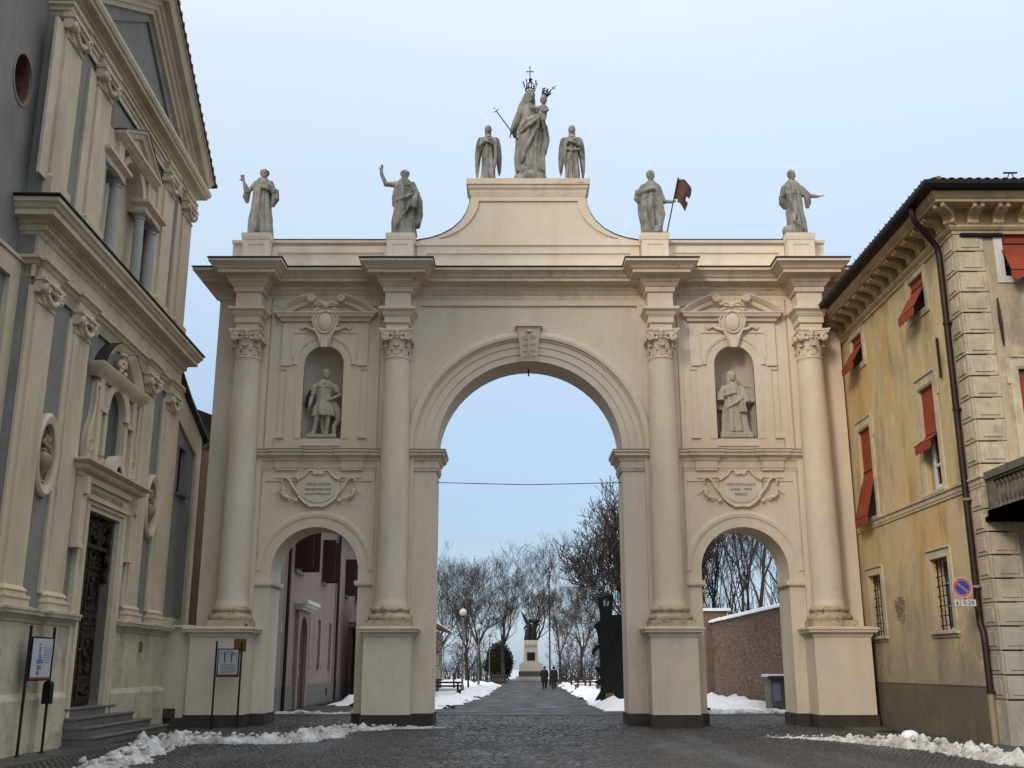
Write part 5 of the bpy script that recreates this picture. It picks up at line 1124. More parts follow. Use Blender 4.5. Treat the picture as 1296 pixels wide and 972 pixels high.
f.limb([(.2, 0, 1.74), (.36, -.06, 1.22), (.56, -.16, 1.17)], [.10, .09, .055]); f.hand((.54, -.16, 1.17), (1, -.1, .05), (0, -1, 0), 1.2, .1, 1.2, -1)
f.m.tube([(.2, -.2, 1.3), (.26, -.22, .7), (.2, -.2, .3)], [.1, .12, .08], 10); f.ell((.1, -.18, .2), (.14, .14, .14)); f.ell((.34, -.12, .1), (.16, .12, .06)); f.ell((.06, -.24, .1), (.1, .15, .07))
f.build('figure', K['stone'], s3); base_slab(s3, .38, .32, .05, K['stone'])
b = MB(); b.tube([(.40, -.16, .06), (.66, -.18, 1.2), (.84, -.19, 2.0)], .02, 6); fp = part('flag_pole', b, K['iron'], s3)
b = MB(); vs = []; W_, H_ = 10, 8
for j in range(H_ + 1):
    for i in range(W_ + 1):
        u, v = i / W_, j / H_; wd = .48 * math.sin(PI * (.5 - .0 * v)) * (1 if v < .5 else 1 - .5 * (v - .5)) * (1 - .25 * (1 - v) ** 3 * 0); x = .83 - .17 * v + u * wd * (1.0 - .35 * (1 - min(1, v * 3)) ** 2); z = 1.96 - .78 * v - u * u * (.16 if v < .5 else .16 + .34 * (v - .5)); vs.append((x, -.19 + .05 * math.sin(u * 7 + v), z))
fs = [(j * (W_ + 1) + i, j * (W_ + 1) + i + 1, (j + 1) * (W_ + 1) + i + 1, (j + 1) * (W_ + 1) + i) for j in range(H_) for i in range(W_) if not (j == 5 and i > 7) and not (j > 5 and i < 3 and j == 7)]
k = len(vs); vs += [(x, y + .012, z) for x, y, z in vs]; fs += [tuple(reversed([i + k for i in q])) for q in fs]; b.add(vs, fs); part('flag', b, K['flag'], s3)
# 4: hooded preacher, arm stretched out to the right
s4 = statue(9.25, SY, 15.11, 'stone statue at the far right end of the arch, one arm stretched sideways'); s4.scale = (1.03, 1.03, 1.035)
f = Fig(); f.robe([(.04, .06, 0, .30, .25, 1), (.5, .04, 0, .29, .24, 1), (1.0, .0, 0, .27, .23, 1), (1.45, -.02, 0, .28, .22, .6), (1.75, -.02, 0, .26, .19, .3), (1.92, -.02, 0, .16, .14, .1), (2.0, -.02, 0, .09, .09, 0)], 8, .032, 17)
f.head((-.02, -.05, 2.11), 1.14, 8, 6, 'short').robe([(1.42, -.02, 0, .35, .24, .6), (1.6, -.02, 0, .32, .23, .6), (1.85, -.02, 0, .24, .18, .4), (1.98, -.02, .02, .13, .13, 0)], 5, .025, 9)
f.limb([(.25, 0, 1.7), (.50, -.06, 1.42), (.74, -.14, 1.36)], [.11, .08, .05]); f.m.tube([(.42, -.03, 1.5), (.45, -.02, 1.2), (.42, 0, 1.02)], [.1, .11, .06], 10); f.hand((.74, -.14, 1.36), (1, -.1, .08), (0, -.3, 1), 1.2, .3, .1, 1)
f.limb([(-.27, 0, 1.7), (-.36, -.05, 1.34), (-.36, -.22, 1.36)], [.11, .1, .055]); f.m.tube([(-.36, -.05, 1.4), (-.36, -.06, 1.15), (-.28, -.02, .98)], [.12, .13, .06], 10); f.hand((-.36, -.22, 1.36), (0, -.5, 1), (1, 0, 0), 1.2, .15, .4)
f.m.tube([(.2, -.2, .2), (-.1, -.27, .5), (0, -.26, .9)], [.05, .06, .04], 8); f.ell((-.26, -.1, .18), (.2, .18, .2)); f.build('figure', K['stone'], s4); base_slab(s4, .42, .3, .05, K['stone'])
# crowned woman with child, top centre
s5 = statue(.60, 32.45, 17.19, 'largest statue, a crowned woman with child and sceptre')
s5.scale = (.98, 1.0, 1.085); f = Fig()
for (x, y, z, r) in ((-.3, -.1, .12, .24), (.3, -.1, .14, .25), (0, -.22, .16, .26), (-.12, -.1, .38, .26), (.18, -.08, .36, .26), (-.36, .1, .25, .2), (.4, .1, .25, .18), (0, .1, .45, .25)): f.ell((x, y, z), (r, r * .9, r * .85))
f.robe([(.38, .02, 0, .50, .34, 1), (.8, .0, 0, .50, .34, 1.3), (1.4, .02, 0, .47, .32, 1.4), (1.9, .06, 0, .38, .28, 1.2), (2.2, .02, 0, .29, .22, .6), (2.5, 0, 0, .30, .21, .3), (2.68, -.02, 0, .22, .16, .1), (2.78, 0, 0, .10, .10, 0)], 7, .05, 21, 52)
f.head((.02, -.07, 2.96), 1.38, 16, 6, 'veil'); f.m.tube([(-.06, .12, 3.1), (-.25, .1, 2.7), (-.38, .08, 2.3), (-.55, .04, 1.85), (-.5, .02, 1.6)], [.14, .15, .14, .12, .06], 12)
f.limb([(-.28, 0, 2.55), (-.48, -.06, 2.1), (-.62, -.14, 1.75)], [.14, .12, .07]); f.hand((-.62, -.14, 1.74), (-.35, -.2, -1), (1, 0, 0), 1.5, .1, .9, -1)
f.m.tube([(-.4, -.18, 1.75), (-.1, -.34, 2.0), (.3, -.26, 2.22)], [.08, .09, .08], 10); f.m.tube([(-.4, -.15, 1.65), (-.05, -.36, 1.85), (.3, -.3, 2.1)], [.06, .07, .06], 10); f.m.tube([(-.3, -.3, .6), (-.1, -.36, 1.1), (.25, -.32, 1.8)], [.05, .06, .05], 8)
f.limb([(.26, 0, 2.55), (.44, -.1, 2.12), (.36, -.3, 2.1)], [.13, .11, .08]); f.m.tube([(.42, .02, 2.2), (.52, .0, 1.7), (.48, .0, 1.1), (.42, 0, .85)], [.12, .14, .12, .06], 10); f.m.tube([(.56, 0, 2.0), (.62, .0, 1.5), (.56, 0, 1.15)], [.06, .08, .05], 8)
f.hand((.36, -.32, 2.08), (-.8, -.1, .3), (0, 1, 0), 1.3, .2, .3)
f.build('figure', K['stone'], s5, .022)
f = Fig(); f.robe([(2.15, .42, -.18, .15, .13, .2), (2.35, .44, -.17, .16, .13, .1), (2.58, .46, -.15, .14, .11, .1), (2.66, .47, -.15, .06, .06, 0)], 4, .01, 2, 24); f.head((.48, -.16, 2.80), 1.05, -12, 0, 'short')
f.limb([(.36, -.17, 2.55), (.25, -.28, 2.46), (.08, -.3, 2.48)], [.06, .05, .035]); f.limb([(.56, -.17, 2.55), (.62, -.25, 2.42), (.52, -.32, 2.36)], [.06, .05, .035]); f.limb([(.36, -.22, 2.2), (.28, -.36, 2.05), (.30, -.3, 1.80)], [.09, .075, .04]); f.limb([(.48, -.22, 2.2), (.46, -.36, 2.0), (.46, -.3, 1.75)], [.09, .075, .04])
f.ell((.30, -.36, 1.76), (.04, .07, .03)); f.ell((.46, -.36, 1.72), (.04, .07, .03)); f.hand((.08, -.3, 2.48), (-1, 0, .1), (0, -1, 0), .8, .2, .3); f.hand((.52, -.32, 2.36), (-1, -.2, .1), (0, -1, 0), .8, .2, .3); f.build('child', K['stone'], s5)
b = MB(); b.tube([(-1.16, -.2, 2.42), (-.42, -.2, 1.42)], .018, 6); b.ell((-.42, -.2, 1.42), (.04, .04, .04), 8, 6); b.tube([(-1.24, -.2, 2.36), (-1.08, -.2, 2.48)], .014, 5); b.tube([(-1.2, -.2, 2.49), (-1.24, -.2, 2.53)], .016, 5); part('sceptre', b, K['iron'], s5)
def crown(cx, cy, cz, r, h, parent, tilt, cross):
    M_ = Matrix.Translation((cx, cy, cz)) @ Matrix.Rotation(R(tilt), 4, 'Y'); b = MB(M_)
    b.tube([(r * math.cos(a * PI / 10), r * math.sin(a * PI / 10), 0) for a in range(21)], .022, 6); 
    for i in range(8):
        a = 2 * PI * i / 8 + .2; c, q = math.cos(a), math.sin(a); b.tube([(r * c, r * q, 0), (r * 1.4 * c, r * 1.4 * q, h * .55), (r * 1.5 * c, r * 1.5 * q, h * .75)], .013, 5); b.ell((r * 1.5 * c, r * 1.5 * q, h * .8), (.03, .03, .035), 6, 5)
    for i in range(4): a = PI * i / 4 + .3; c, q = math.cos(a), math.sin(a); b.tube([(r * c, r * q, 0), (r * .75 * c, r * .75 * q, h * .7), (0, 0, h), (-r * .75 * c, -r * .75 * q, h * .7), (-r * c, -r * q, 0)], .011, 5)
    if cross: b.tube([(0, 0, h), (0, 0, h + .5)], .016, 6); b.tube([(-.11, 0, h + .34), (.11, 0, h + .34)], .014, 6); [b.ell(p, (.025, .025, .025), 6, 5) for p in ((-.11, 0, h + .34), (.11, 0, h + .34), (0, 0, h + .5))]; b.ell((0, 0, h + .05), (.05, .05, .07), 8, 6)
    return part('crown', b, K['iron'], parent)
crown(.02, -.04, 3.22, .16, .32, s5, 0, True); crown(.52, -.16, 2.98, .10, .2, s5, 28, False)
b = MB(Matrix.Translation((.52, -.16, 2.98)) @ Matrix.Rotation(R(50), 4, 'Y')); b.tube([(0, 0, .15), (0, 0, .52)], .014, 5); b.tube([(-.06, 0, .4), (.06, 0, .4)], .012, 5); part('crown_cross', b, K['iron'], s5)
# angels
def angel(x, label, mir):
    s = statue(x, 32.45, 17.19, label, group=None); s.scale = (1.0, 1.1, 1.17); f = Fig(); m_ = mir
    f.robe([(.03, 0, 0, .26, .22, 1), (.3, 0, 0, .23, .2, 1.2), (.8, .0, 0, .20, .18, 1), (1.15, 0, 0, .16, .15, .7), (1.4, 0, 0, .18, .14, .3), (1.5, 0, 0, .13, .11, .1), (1.56, 0, 0, .07, .07, 0)], 7, .032, 31 + m_)
    f.head((.0, -.03, 1.70), 1.0, 10 * m_, -14, 'long')
    f.limb([(-.19, 0, 1.42), (-.26, -.1, 1.2), (.02, -.22, 1.32)], [.075, .06, .04]); f.limb([(.19, 0, 1.42), (.26, -.1, 1.18), (-.0, -.23, 1.24)], [.075, .06, .04]); f.hand((.02, -.22, 1.32), (1, 0, .2), (0, 1, 0), .95, .2, .2, -1); f.hand((0, -.23, 1.24), (-1, 0, .4), (0, 1, 0), .95, .2, .2)
    f.m.tube([(.22 * m_, -.12, 1.3), (.26 * m_, -.12, .8), (.2 * m_, -.1, .4)], [.05, .07, .04], 8)
    if m_ < 0: f.m.tube([(-.26, -.12, 1.1), (0, -.2, .98), (.26, -.12, 1.06)], [.04, .04, .04], 8)
    f.build('figure', K['stone'], s, .016)
    for q in (-1, 1):
        b = MB(); P = [(.10, 1.30), (.18, 1.48), (.28, 1.56), (.37, 1.48), (.43, 1.25), (.455, .95), (.45, .65), (.42, .38), (.38, .2), (.33, .32), (.29, .6), (.25, .9), (.14, 1.1)]
        if (q > 0) == (m_ > 0): P = [(x_, z if z > .8 else z * .8 + .15) for x_, z in P]
        b.plate([(q * x_, z) for x_, z in P][::q], .12, .17)
        for k in range(5): t = k / 5; b.tube([(q * (.12 + .25 * t), .11, 1.38 - .05 * k), (q * (.3 + .12 * t), .10, 1.0 - .1 * k), (q * (.34 + .02 * k), .11, .5 - .02 * k)], [.02, .03, .012], 6)
        part('wing', b, K['stone'], s, smooth=60)
    b = MB(); b.ell((0, 0, .06), (.32, .26, .09), 12, 8); part('base', b, K['stone'], s, smooth=180)
angel(-.80, 'small winged angel statue left of the crowned woman, arms crossed on its breast', 1)
angel(2.02, 'small winged angel statue right of the crowned woman, cloth belted at its waist', -1)
# niche warrior
s6 = statue(.53 - SX, 32.18, 8.44, 'pale statue of a beardless warrior in a short tunic standing in the left niche')
f = Fig(); base_slab(s6, .46, .26, .13, K['stonew'])
f.limb([(-.12, 0, 1.05), (-.2, -.06, .6), (-.28, 0, .2)], [.13, .085, .06]); f.ell((-.31, -.09, .17), (.07, .15, .06)); f.limb([(.12, 0, 1.05), (.15, -.06, .6), (.12, 0, .2)], [.13, .085, .06]); f.ell((.1, -.09, .17), (.07, .15, .06))
f.robe([(.72, .02, 0, .34, .26, 1.6), (.95, .0, 0, .30, .24, 1.4), (1.2, 0, 0, .23, .19, .5), (1.4, 0, 0, .23, .18, .1), (1.65, 0, 0, .26, .18, .1), (1.85, 0, 0, .18, .13, .1), (1.93, 0, 0, .08, .08, 0)], 10, .035, 3)
f.head((.05, -.06, 2.06), 1.1, 14, -10, 'short').robe([(1.64, .0, 0, .32, .2, .8), (1.8, 0, 0, .25, .18, .6), (1.92, 0, 0, .13, .12, .2)], 6, .03, 13)
f.limb([(-.28, 0, 1.7), (-.38, .0, 1.38), (-.42, -.14, 1.05)], [.10, .075, .045]); f.m.tube([(-.3, 0, 1.72), (-.38, 0, 1.42)], [.12, .11], 10); f.hand((-.42, -.14, 1.05), (-.1, -.2, -1), (1, 0, 0), 1.1, .1, .8)
f.limb([(.28, 0, 1.7), (.50, .02, 1.42), (.26, -.16, 1.26)], [.10, .075, .045]); f.m.tube([(.3, 0, 1.7), (.42, .02, 1.5)], [.12, .11], 10); f.hand((.26, -.16, 1.26), (-1, -.1, -.1), (0, 1, 0), 1.0, .1, .5)
f.m.tube([(.3, .1, 1.2), (.42, .06, .9), (.48, .02, .6), (.36, 0, .42), (.36, 0, .16)], [.1, .13, .1, .08, .07], 10); f.m.tube([(-.1, .1, 1.0), (0, .12, .5), (.05, .12, .15)], [.12, .12, .1], 8)
f.build('figure', K['stonew'], s6)
b = MB(); b.tube([(-.40, -.12, 1.55), (-.5, -.1, 1.3), (-.5, -.12, 1.05), (-.42, -.12, .92)], [.03, .05, .05, .03], 8); b.tube([(-.62, -.14, 1.12), (-.42, -.16, 1.08)], .014, 5); part('sword', b, K['iron'], s6)
# niche woman
s7 = statue(.53 + SX, 32.18, 8.44, 'pale statue of a robed veiled woman with a round disc in the right niche')
base_slab(s7, .50, .26, .2, K['stonew']); f = Fig()
f.robe([(.2, .02, 0, .44, .26, 1.2), (.6, .0, 0, .38, .25, 1.3), (1.0, -.02, 0, .31, .23, 1), (1.3, -.04, 0, .26, .2, .8), (1.6, -.04, 0, .27, .18, .3), (1.8, -.04, 0, .18, .13, .1), (1.88, -.04, 0, .08, .08, 0)], 8, .04, 19)
f.head((-.05, -.06, 2.0), 1.1, 10, -4, 'veil'); f.robe([(.82, .05, -.02, .32, .25, 1.5), (1.1, .02, -.02, .31, .24, 1.4), (1.35, -.02, 0, .26, .21, .8)], 6, .04, 5)
f.limb([(-.3, 0, 1.62), (-.44, -.1, 1.32), (-.14, -.24, 1.42)], [.12, .11, .05]); f.hand((-.14, -.24, 1.42), (1, 0, .3), (0, 1, 0), 1.1, .2, .2, -1); f.m.tube([(-.42, -.06, 1.5), (-.44, -.1, 1.2)], [.11, .13], 10)
f.limb([(.22, 0, 1.62), (.36, -.06, 1.22), (.58, -.14, 1.2)], [.12, .13, .07]); f.m.tube([(.25, -.02, 1.6), (.4, -.08, 1.15)], [.12, .15], 10); f.hand((.56, -.14, 1.2), (1, -.2, 0), (0, -1, 0), 1.0, .1, .8)
f.m.tube([(-.3, -.22, .95), (0, -.3, 1.1), (.25, -.22, 1.3)], [.03, .04, .03], 8); f.build('figure', K['stonew'], s7)
b = MB(Matrix.Translation((.42, .1, 1.42)) @ Matrix.Rotation(R(-25), 4, 'Z')); b.disc(0, 0, .30, -.02, .02, 24, .34); b.arc(0, 0, [(.28, -.05), (.28, .03), (.33, .03), (.33, -.05)], 0, 360, 28); part('disc', b, K['stonew'], s7, smooth=40)
b = MB(Matrix.Translation((-.42, .1, 1.22))); b.disc(0, 0, .2, -.02, .02, 20, .26); part('disc', b, K['stonew'], s7, smooth=40)

# ================================================================ BEYOND THE ARCH
# pink building along the drive
PB = empty('pink_building', (-8.82, 42.7, 0), R(92.07), 'dull pink building with dark brown shutters seen through the left side arch', 'building')
b = MB(); op = [rect(5.1, 5.9, 1.7, 3.8), rect(8.5, 9.4, 1.7, 3.8), rect(12.4, 13.3, 1.7, 3.8), rect(1.0, 2.8, 5.5, 7.6), rect(9.0, 10.2, 5.6, 7.6), rect(18.5, 19.7, 5.6, 7.6), rect(24, 25.2, 5.6, 7.6)]
b.plate(rect(-7, 40, 0, 8.9), 0, .5, op); b.box(-7, 40, .5, 9, 0, 8.8); part('wall', b, K['pink'], PB)
b = MB(); b.box(-7, 2.2, -.05, 0, 0, .9); b.box(4.2, 40, -.05, 0, 0, .9); part('dado', b, K['pinkd'], PB)
for i, h in enumerate(op):
    (x0, z0), (x1, z1) = h[0], h[2]; b = MB(); b.box(x0 - .1, x1 + .1, -.1, .1, z0 - .14, z0); part('sill', b, K['pinkd'], PB)
    b = MB(); b.box(x0, x1, .3, .49, z0, z1); w_ = part('window', b, K['shut'] if i < 3 else K['dark'], PB)
    if i >= 3:
        for x in (x0 - .02, x1 + .02):
            b = MB(); b.box(x - .03, x + .03, -.62 if i > 3 else -.75, -.01, z0 + .02, z1)
            z = z0 + .08
            while z < z1 - .05: b.box(x - .045, x + .045, -.58, -.05, z, z + .04); z += .12
            part('shutter', b, K['shut'], w_)
for xd in (2.2, 22.0):
    b = MB(); b.plate([(xd - .5, 0), (xd, 0)] + [(xd + 1.0 - 1.0 * math.cos(PI * i / 12), 2.7 + 1.0 * math.sin(PI * i / 12)) for i in range(13)] + [(xd + 2.0, 0), (xd + 2.5, 0), (xd + 2.5, 4.05), (xd - .5, 4.05)], -.16, 0); dr = part('door_surround', b, K['pink'], PB)
    b = MB(); b.box(xd - .7, xd + 2.7, -.45, 0, 4.02, 4.14); b.box(xd - .8, xd + 2.8, -.55, 0, 4.14, 4.3); b.box(xd - .65, xd + 2.65, -.32, 0, 3.92, 4.02); part('hood', b, K['white'], dr)
    b = MB(); b.box(xd, xd + 2, -.02, .02, 0, 3.68); part('door', b, K['shut'], dr); b = MB(); b.box(xd + .5, xd + .9, -.05, -.02, 1.75, 2.0); part('plate', b, K['brass'], dr); b = MB(); b.box(xd + .5, xd + .85, -.05, -.02, 1.3, 1.5); part('plate', b, K['paper'], dr)
for x in (-.9, 14.6): b = MB(); b.tube([(x, -.12, 0), (x, -.12, 8.8)], .07, 8); part('downpipe', b, K['pipe'], PB, smooth=50)
b = MB(); b.tube([(14.2, -.06, 0), (14.2, -.06, 8.8)], .04, 6); part('cable_conduit', b, K['pink'], PB)
b = MB(); b.box(11.6, 12.1, -.06, -.04, .3, .65); part('vent', b, K['dark'], PB); b = MB(); b.box(-1.7, -1.4, -.03, 0, 2.9, 3.3); part('notice', b, K['paper'], PB)
b = MB(); b.box(-7.2, 40, -.7, .5, 8.9, 9.1); part('eaves', b, K['shut'], PB); b = MB(); b.add([(-7.2, -.7, 9.1), (40, -.7, 9.1), (40, 5, 11.2), (-7.2, 5, 11.2)], [(0, 1, 2, 3)]); part('roof', b, K['tile'], PB)
HS = empty('hanging_sign', (-8.82 + 18.2 * -.036, 42.7 + 18.2, 3.55), 0, 'round dark hanging sign on a bracket from the pink wall', 'hanging sign')
b = MB(); b.tube([(.3, 0, .5), (1.25, 0, .5)], .03, 6); b.tube([(.95, 0, .5), (.95, 0, .3)], .02, 5); part('bracket', b, K['iron'], HS); b = MB(); b.disc(.95, 0, .33, -.05, .05, 20); part('board', b, K['iron'], HS); b = MB(); b.disc(.95, .05, .16, -.06, -.05, 16); part('emblem', b, K['pinkd'], HS)
# house seen in the gap between church and arch
GH = empty('neighbouring_house', (-12.6, 37.5, 0), 0, 'dark brown house with snow on its tiled roof in the gap between church and arch', 'house')
b = MB(); b.box(-3, 2.4, 0, 2.2, 0, 8.7); part('wall', b, K['wood'], GH); b = MB(); b.add([(-3, -.4, 8.7), (2.6, -.4, 8.7), (2.6, 3, 10.1), (-3, 3, 10.1), (-3, -.4, 8.8), (2.6, -.4, 8.8), (2.6, 3, 10.2), (-3, 3, 10.2)], [(0, 3, 2, 1), (4, 5, 6, 7), (0, 1, 5, 4), (1, 2, 6, 5), (2, 3, 7, 6), (3, 0, 4, 7)]); r_ = part('roof', b, K['tile'], GH)
b = MB(); 
for i in range(5): b.tube([(-3 + .0, 0, 0)] * 0 + [(.2 + i * .5, -.35, 8.85), (.2 + i * .5, 2.9, 10.2)], .12, 8)
o = part('snow_cover', b, K['snow'], r_, smooth=60); o['kind'] = 'stuff'
for i in range(24): o = link('roof_tile', tm2, None, r_, loc=(-2.9 + i * .235, -.5, 8.80)); o.rotation_euler = (R(22), 0, 0)
# brick wall with snowy coping
BW = empty('brick_wall', (11.2, 0, 0), 0, 'long brick boundary wall with snow on its coping behind the right side arch', 'wall')
b = MB(); b.box(.02, .4, 42, 104, -.1, 4.0); part('wall_core', b, K['mortar'], BW)
def bricks():
    rs = np.random.RandomState(2); L, H = .26, .068; rows = int(3.98 / .08); out = [[], [], []]
    for r in range(rows):
        y = 42 + (r % 2) * .14
        n = int((72 - 42) / .275); ys = y + np.arange(n) * .275
        for yy in ys: out[rs.choice(3, p=[.5, .3, .2])].append((yy, .02 + r * .08, rs.uniform(-.006, .006)))
    for k, lst in enumerate(out):
        n = len(lst); a = np.array(lst); V = np.zeros((n, 8, 3))
        for i, (dy, dz) in enumerate(((0, 0), (L, 0), (L, H), (0, H))):
            V[:, i] = np.stack([np.full(n, .03), a[:, 0] + dy, a[:, 1] + dz], 1); q = .006
            V[:, 4 + i] = np.stack([-.012 + a[:, 2], a[:, 0] + dy + (q if dy == 0 else -q), a[:, 1] + dz + (q if dz == 0 else -q)], 1)
        base = np.array([(4, 7, 6, 5), (0, 4, 5, 1), (1, 5, 6, 2), (2, 6, 7, 3), (3, 7, 4, 0)]); Fc = (base[None] + (np.arange(n) * 8)[:, None, None]).reshape(-1, 4)
        me = bpy.data.meshes.new('bricks'); me.from_pydata(V.reshape(-1, 3).tolist(), [], Fc.tolist()); o = link('bricks', me, K['brickc'][k], BW); o['kind'] = 'stuff'
bricks()
b = MB(); b.box(0, .4, 72, 104, 0, 3.99); b.box(-.1, .5, 41.9, 104, 4.0, 4.08); part('coping', b, K['brickc'][1], BW)
b = MB(); vs = []; fs = []; N = 160
for i in range(N + 1):
    y = 41.9 + i * 62 / N; q = .04 * noise.noise((y * 2, 0, 0)); vs += [(-.17 + q, y, 4.04 - abs(q)), (-.14 + q, y, 4.17 + q), (.15, y, 4.26 + q), (.5, y, 4.2)]
for i in range(N):
    for k in range(3): a = i * 4 + k; fs.append((a, a + 1, a + 5, a + 4))
b.add(vs, fs); o = part('snow_cover', b, K['snow'], BW, smooth=180); o['kind'] = 'stuff'
b = MB(); b.box(-.35, .9, 61, 61.9, 0, 4.7); gp = part('wall_pier', b, K['brickc'][1], BW); b = MB(); b.box(-.6, 1.1, 60.8, 62.1, 4.7, 4.85); part('pier_cap', b, K['snow'], gp)
# utility cabinet
UC = empty('utility_cabinet', (10.62, 43.6, 0), 0, 'low grey utility cabinet with snow on its lid beside the brick wall', 'cabinet')
b = MB(); b.cbox(-.5, .5, -.5, .5, .0, 1.18, .02); cb = part('body', b, K['cabm'], UC); b = MB(); b.box(-.62, .6, -.62, .6, 1.18, 1.26); part('lid', b, K['pave'], UC); b = MB(); b.cbox(-.6, .6, -.6, .6, 1.26, 1.36, .05); o = part('snow_cover', b, K['snow'], UC)
b = MB(); b.box(-.42, -.12, -.52, -.5, .35, 1.05); part('door', b, K['inkl'], UC); b = MB(); b.box(-.05, .45, -.515, -.5, .1, 1.1); d_ = part('door', b, K['cabm'], UC); b = MB(); b.box(.15, .2, -.54, -.51, .4, .8); b.box(.1, .3, -.54, -.51, .72, .76); b.ell((.1, -.52, 1.0), (.03, .02, .03), 6, 5); part('lock', b, K['iron'], d_)
# black sheet-metal sculpture
SCU = empty('metal_sculpture', (4.35, 47.6, 0), 0, 'tall black sheet-metal sculpture with spiked edge beside the right pier', 'sculpture')
b = MB(); b.box(-.62, .9, -.25, .5, .0, .12); part('base', b, K['blackstone'], SCU)
b = MB(); b.plate([(-.52, .12), (.62, .12), (.62, 3.85), (-.48, 3.85), (-.55, 3.2), (-.52, 1.0)], -.12, .3); sb = part('body', b, K['bronze'], SCU)
b = MB(); b.plate([(-.48, 3.8), (-.6, 4.6), (-.28, 4.66), (.12, 4.75), (.04, 3.8)], -.06, .02, [oval(-.22, 4.38, .13, .16, 16)]); part('top_plate', b, K['bronze'], sb)
for i, P in enumerate(([(-.52, 3.6), (-.68, 3.5), (-.78, 3.3), (-.68, 3.25), (-.62, 3.0), (-.58, 2.6), (-.5, 2.6)], [(-.5, 2.6), (-.66, 2.56), (-.82, 2.4), (-.90, 2.18), (-.78, 2.12), (-.68, 2.32), (-.5, 2.45)], [(-.5, 1.65), (-.80, 1.60), (-.64, 1.42), (-.52, 1.2)], [(-.5, 1.15), (-.85, 1.02), (-.55, .85)], [(-.5, .7), (-.8, .22), (-.52, .3)])):
    b = MB(); b.plate(P, -.08, .0); part('spike', b, K['bronze'], sb)
b = MB(); b.plate([(.62, .12), (.95, .12), (.95, 3.75), (.62, 3.9)], .1, .16); part('side_sheet', b, K['iron'], sb)
b = MB(); b.plate(oval(.5, 1.1, .3, .42, 16), -.16, -.12); b.plate([(-.2, 3.6), (.1, 2.2), (.3, 3.5), (.12, 3.0)], -.16, -.12); part('relief', b, K['iron'], sb)
b = MB(); b.box(-.32, .04, -.14, -.12, .22, .55); part('plaque', b, K['brass'], sb)
# small house at the left of the park
LH = empty('park_house', (-5.2, 60, 0), 0, 'cream house with snowy projecting eaves left of the park drive', 'house')
b = MB(); b.box(-3.2, -.1, 0, 22, 0, 4.1); part('wall', b, K['house'], LH); b = MB(); b.box(-3.2, -.06, -.03, 22, 0, .8); part('dado', b, K['pinkd'], LH)
b = MB(); b.add([(-3.2, -.6, 5.1), (.65, -.6, 4.05), (.65, 22, 4.05), (-3.2, 22, 5.1), (-3.2, -.6, 5.25), (.65, -.6, 4.2), (.65, 22, 4.2), (-3.2, 22, 5.25)], [(0, 3, 2, 1), (4, 5, 6, 7), (0, 1, 5, 4), (1, 2, 6, 5), (2, 3, 7, 6), (3, 0, 4, 7)]); r_ = part('roof', b, K['tile'], LH)
b = MB(); b.v = []; b.add([(-3.2, -.6, 5.26), (.68, -.6, 4.205), (.68, 22, 4.205), (-3.2, 22, 5.26), (-3.2, -.6, 5.4), (.6, -.6, 4.32), (.6, 22, 4.32), (-3.2, 22, 5.4)], [(0, 3, 2, 1), (4, 5, 6, 7), (0, 1, 5, 4), (1, 2, 6, 5), (2, 3, 7, 6), (3, 0, 4, 7)]); o = part('snow_cover', b, K['snow'], r_)
for y in (3, 8, 13): b = MB(); b.box(-.11, -.07, y, y + 1, 1.1, 2.7); part('window', b, K['shut'], LH)
b = MB(); b.box(-.45, -.1, 5.2, 5.6, 4, 6.1); part('chimney', b, K['house'], LH)

# monument
MN = empty('war_memorial', (2.38, 138.3, 0), 0, 'pale stone war memorial with dark bronze figures at the end of the drive', 'monument')
b = MB(); b.box(-2.3, 2.3, -1.6, 1.6, 0, .25); b.box(-1.9, 1.9, -1.3, 1.3, .25, .55); part('step', b, K['marble'], MN)
b = MB(); b.box(-1.55, 1.55, -1.1, 1.1, .55, 1.2); part('lower_base', b, K['pave'], MN); b = MB(); b.box(-1.45, 1.45, -1.0, 1.0, 1.2, 2.1); b.box(-1.2, 1.2, -.9, .9, 2.1, 2.3); part('base', b, K['marble'], MN)
b = MB(); zz = 2.3
for i in range(3): k = .92 - i * .04; b.cbox(-k, k, -.75, .75, zz, zz + .88, .03); zz += .9
part('shaft', b, K['marble'], MN)
b = MB(); b.box(-.5, .5, -.82, -.74, 2.5, 3.5); part('bronze_plaque', b, K['bronze'], MN)
text('memorial_inscription', 'AI CADUTI', .30, Matrix.Translation((0, -.77, 4.3)), K['letter'], MN, .01)
f = Fig(); f.robe([(5.0, -.3, 0, .5, .45, 1), (5.8, -.25, 0, .45, .4, 1), (6.5, -.2, 0, .35, .3, .5), (7.0, -.2, 0, .3, .22, .2), (7.15, -.2, 0, .1, .1, 0)], 7, .06, 3); f.head((-.15, -.05, 7.4), 1.3, 20)
f.robe([(5.0, .35, 0, .4, .4, 1), (5.8, .35, 0, .38, .35, 1), (6.5, .35, 0, .32, .28, .5), (6.9, .35, 0, .25, .2, .2), (7.05, .35, 0, .1, .1, 0)], 7, .06, 8); f.head((.45, -.1, 7.25), 1.3, -20)
f.limb([(-.45, 0, 6.9), (-.8, -.1, 6.5), (-.7, -.3, 6.2)], [.15, .13, .08]); f.limb([(.6, 0, 6.9), (1.0, -.1, 7.0), (1.1, -.3, 6.7)], [.15, .13, .08]); f.m.tube([(-.4, .2, 7.0), (-.8, .2, 7.9), (-1.2, .2, 8.55)], [.2, .22, .08], 8); f.ell((.5, .1, 7.4), (.8, .25, .3))
f.build('bronze_figures', K['bronze'], MN, .05)

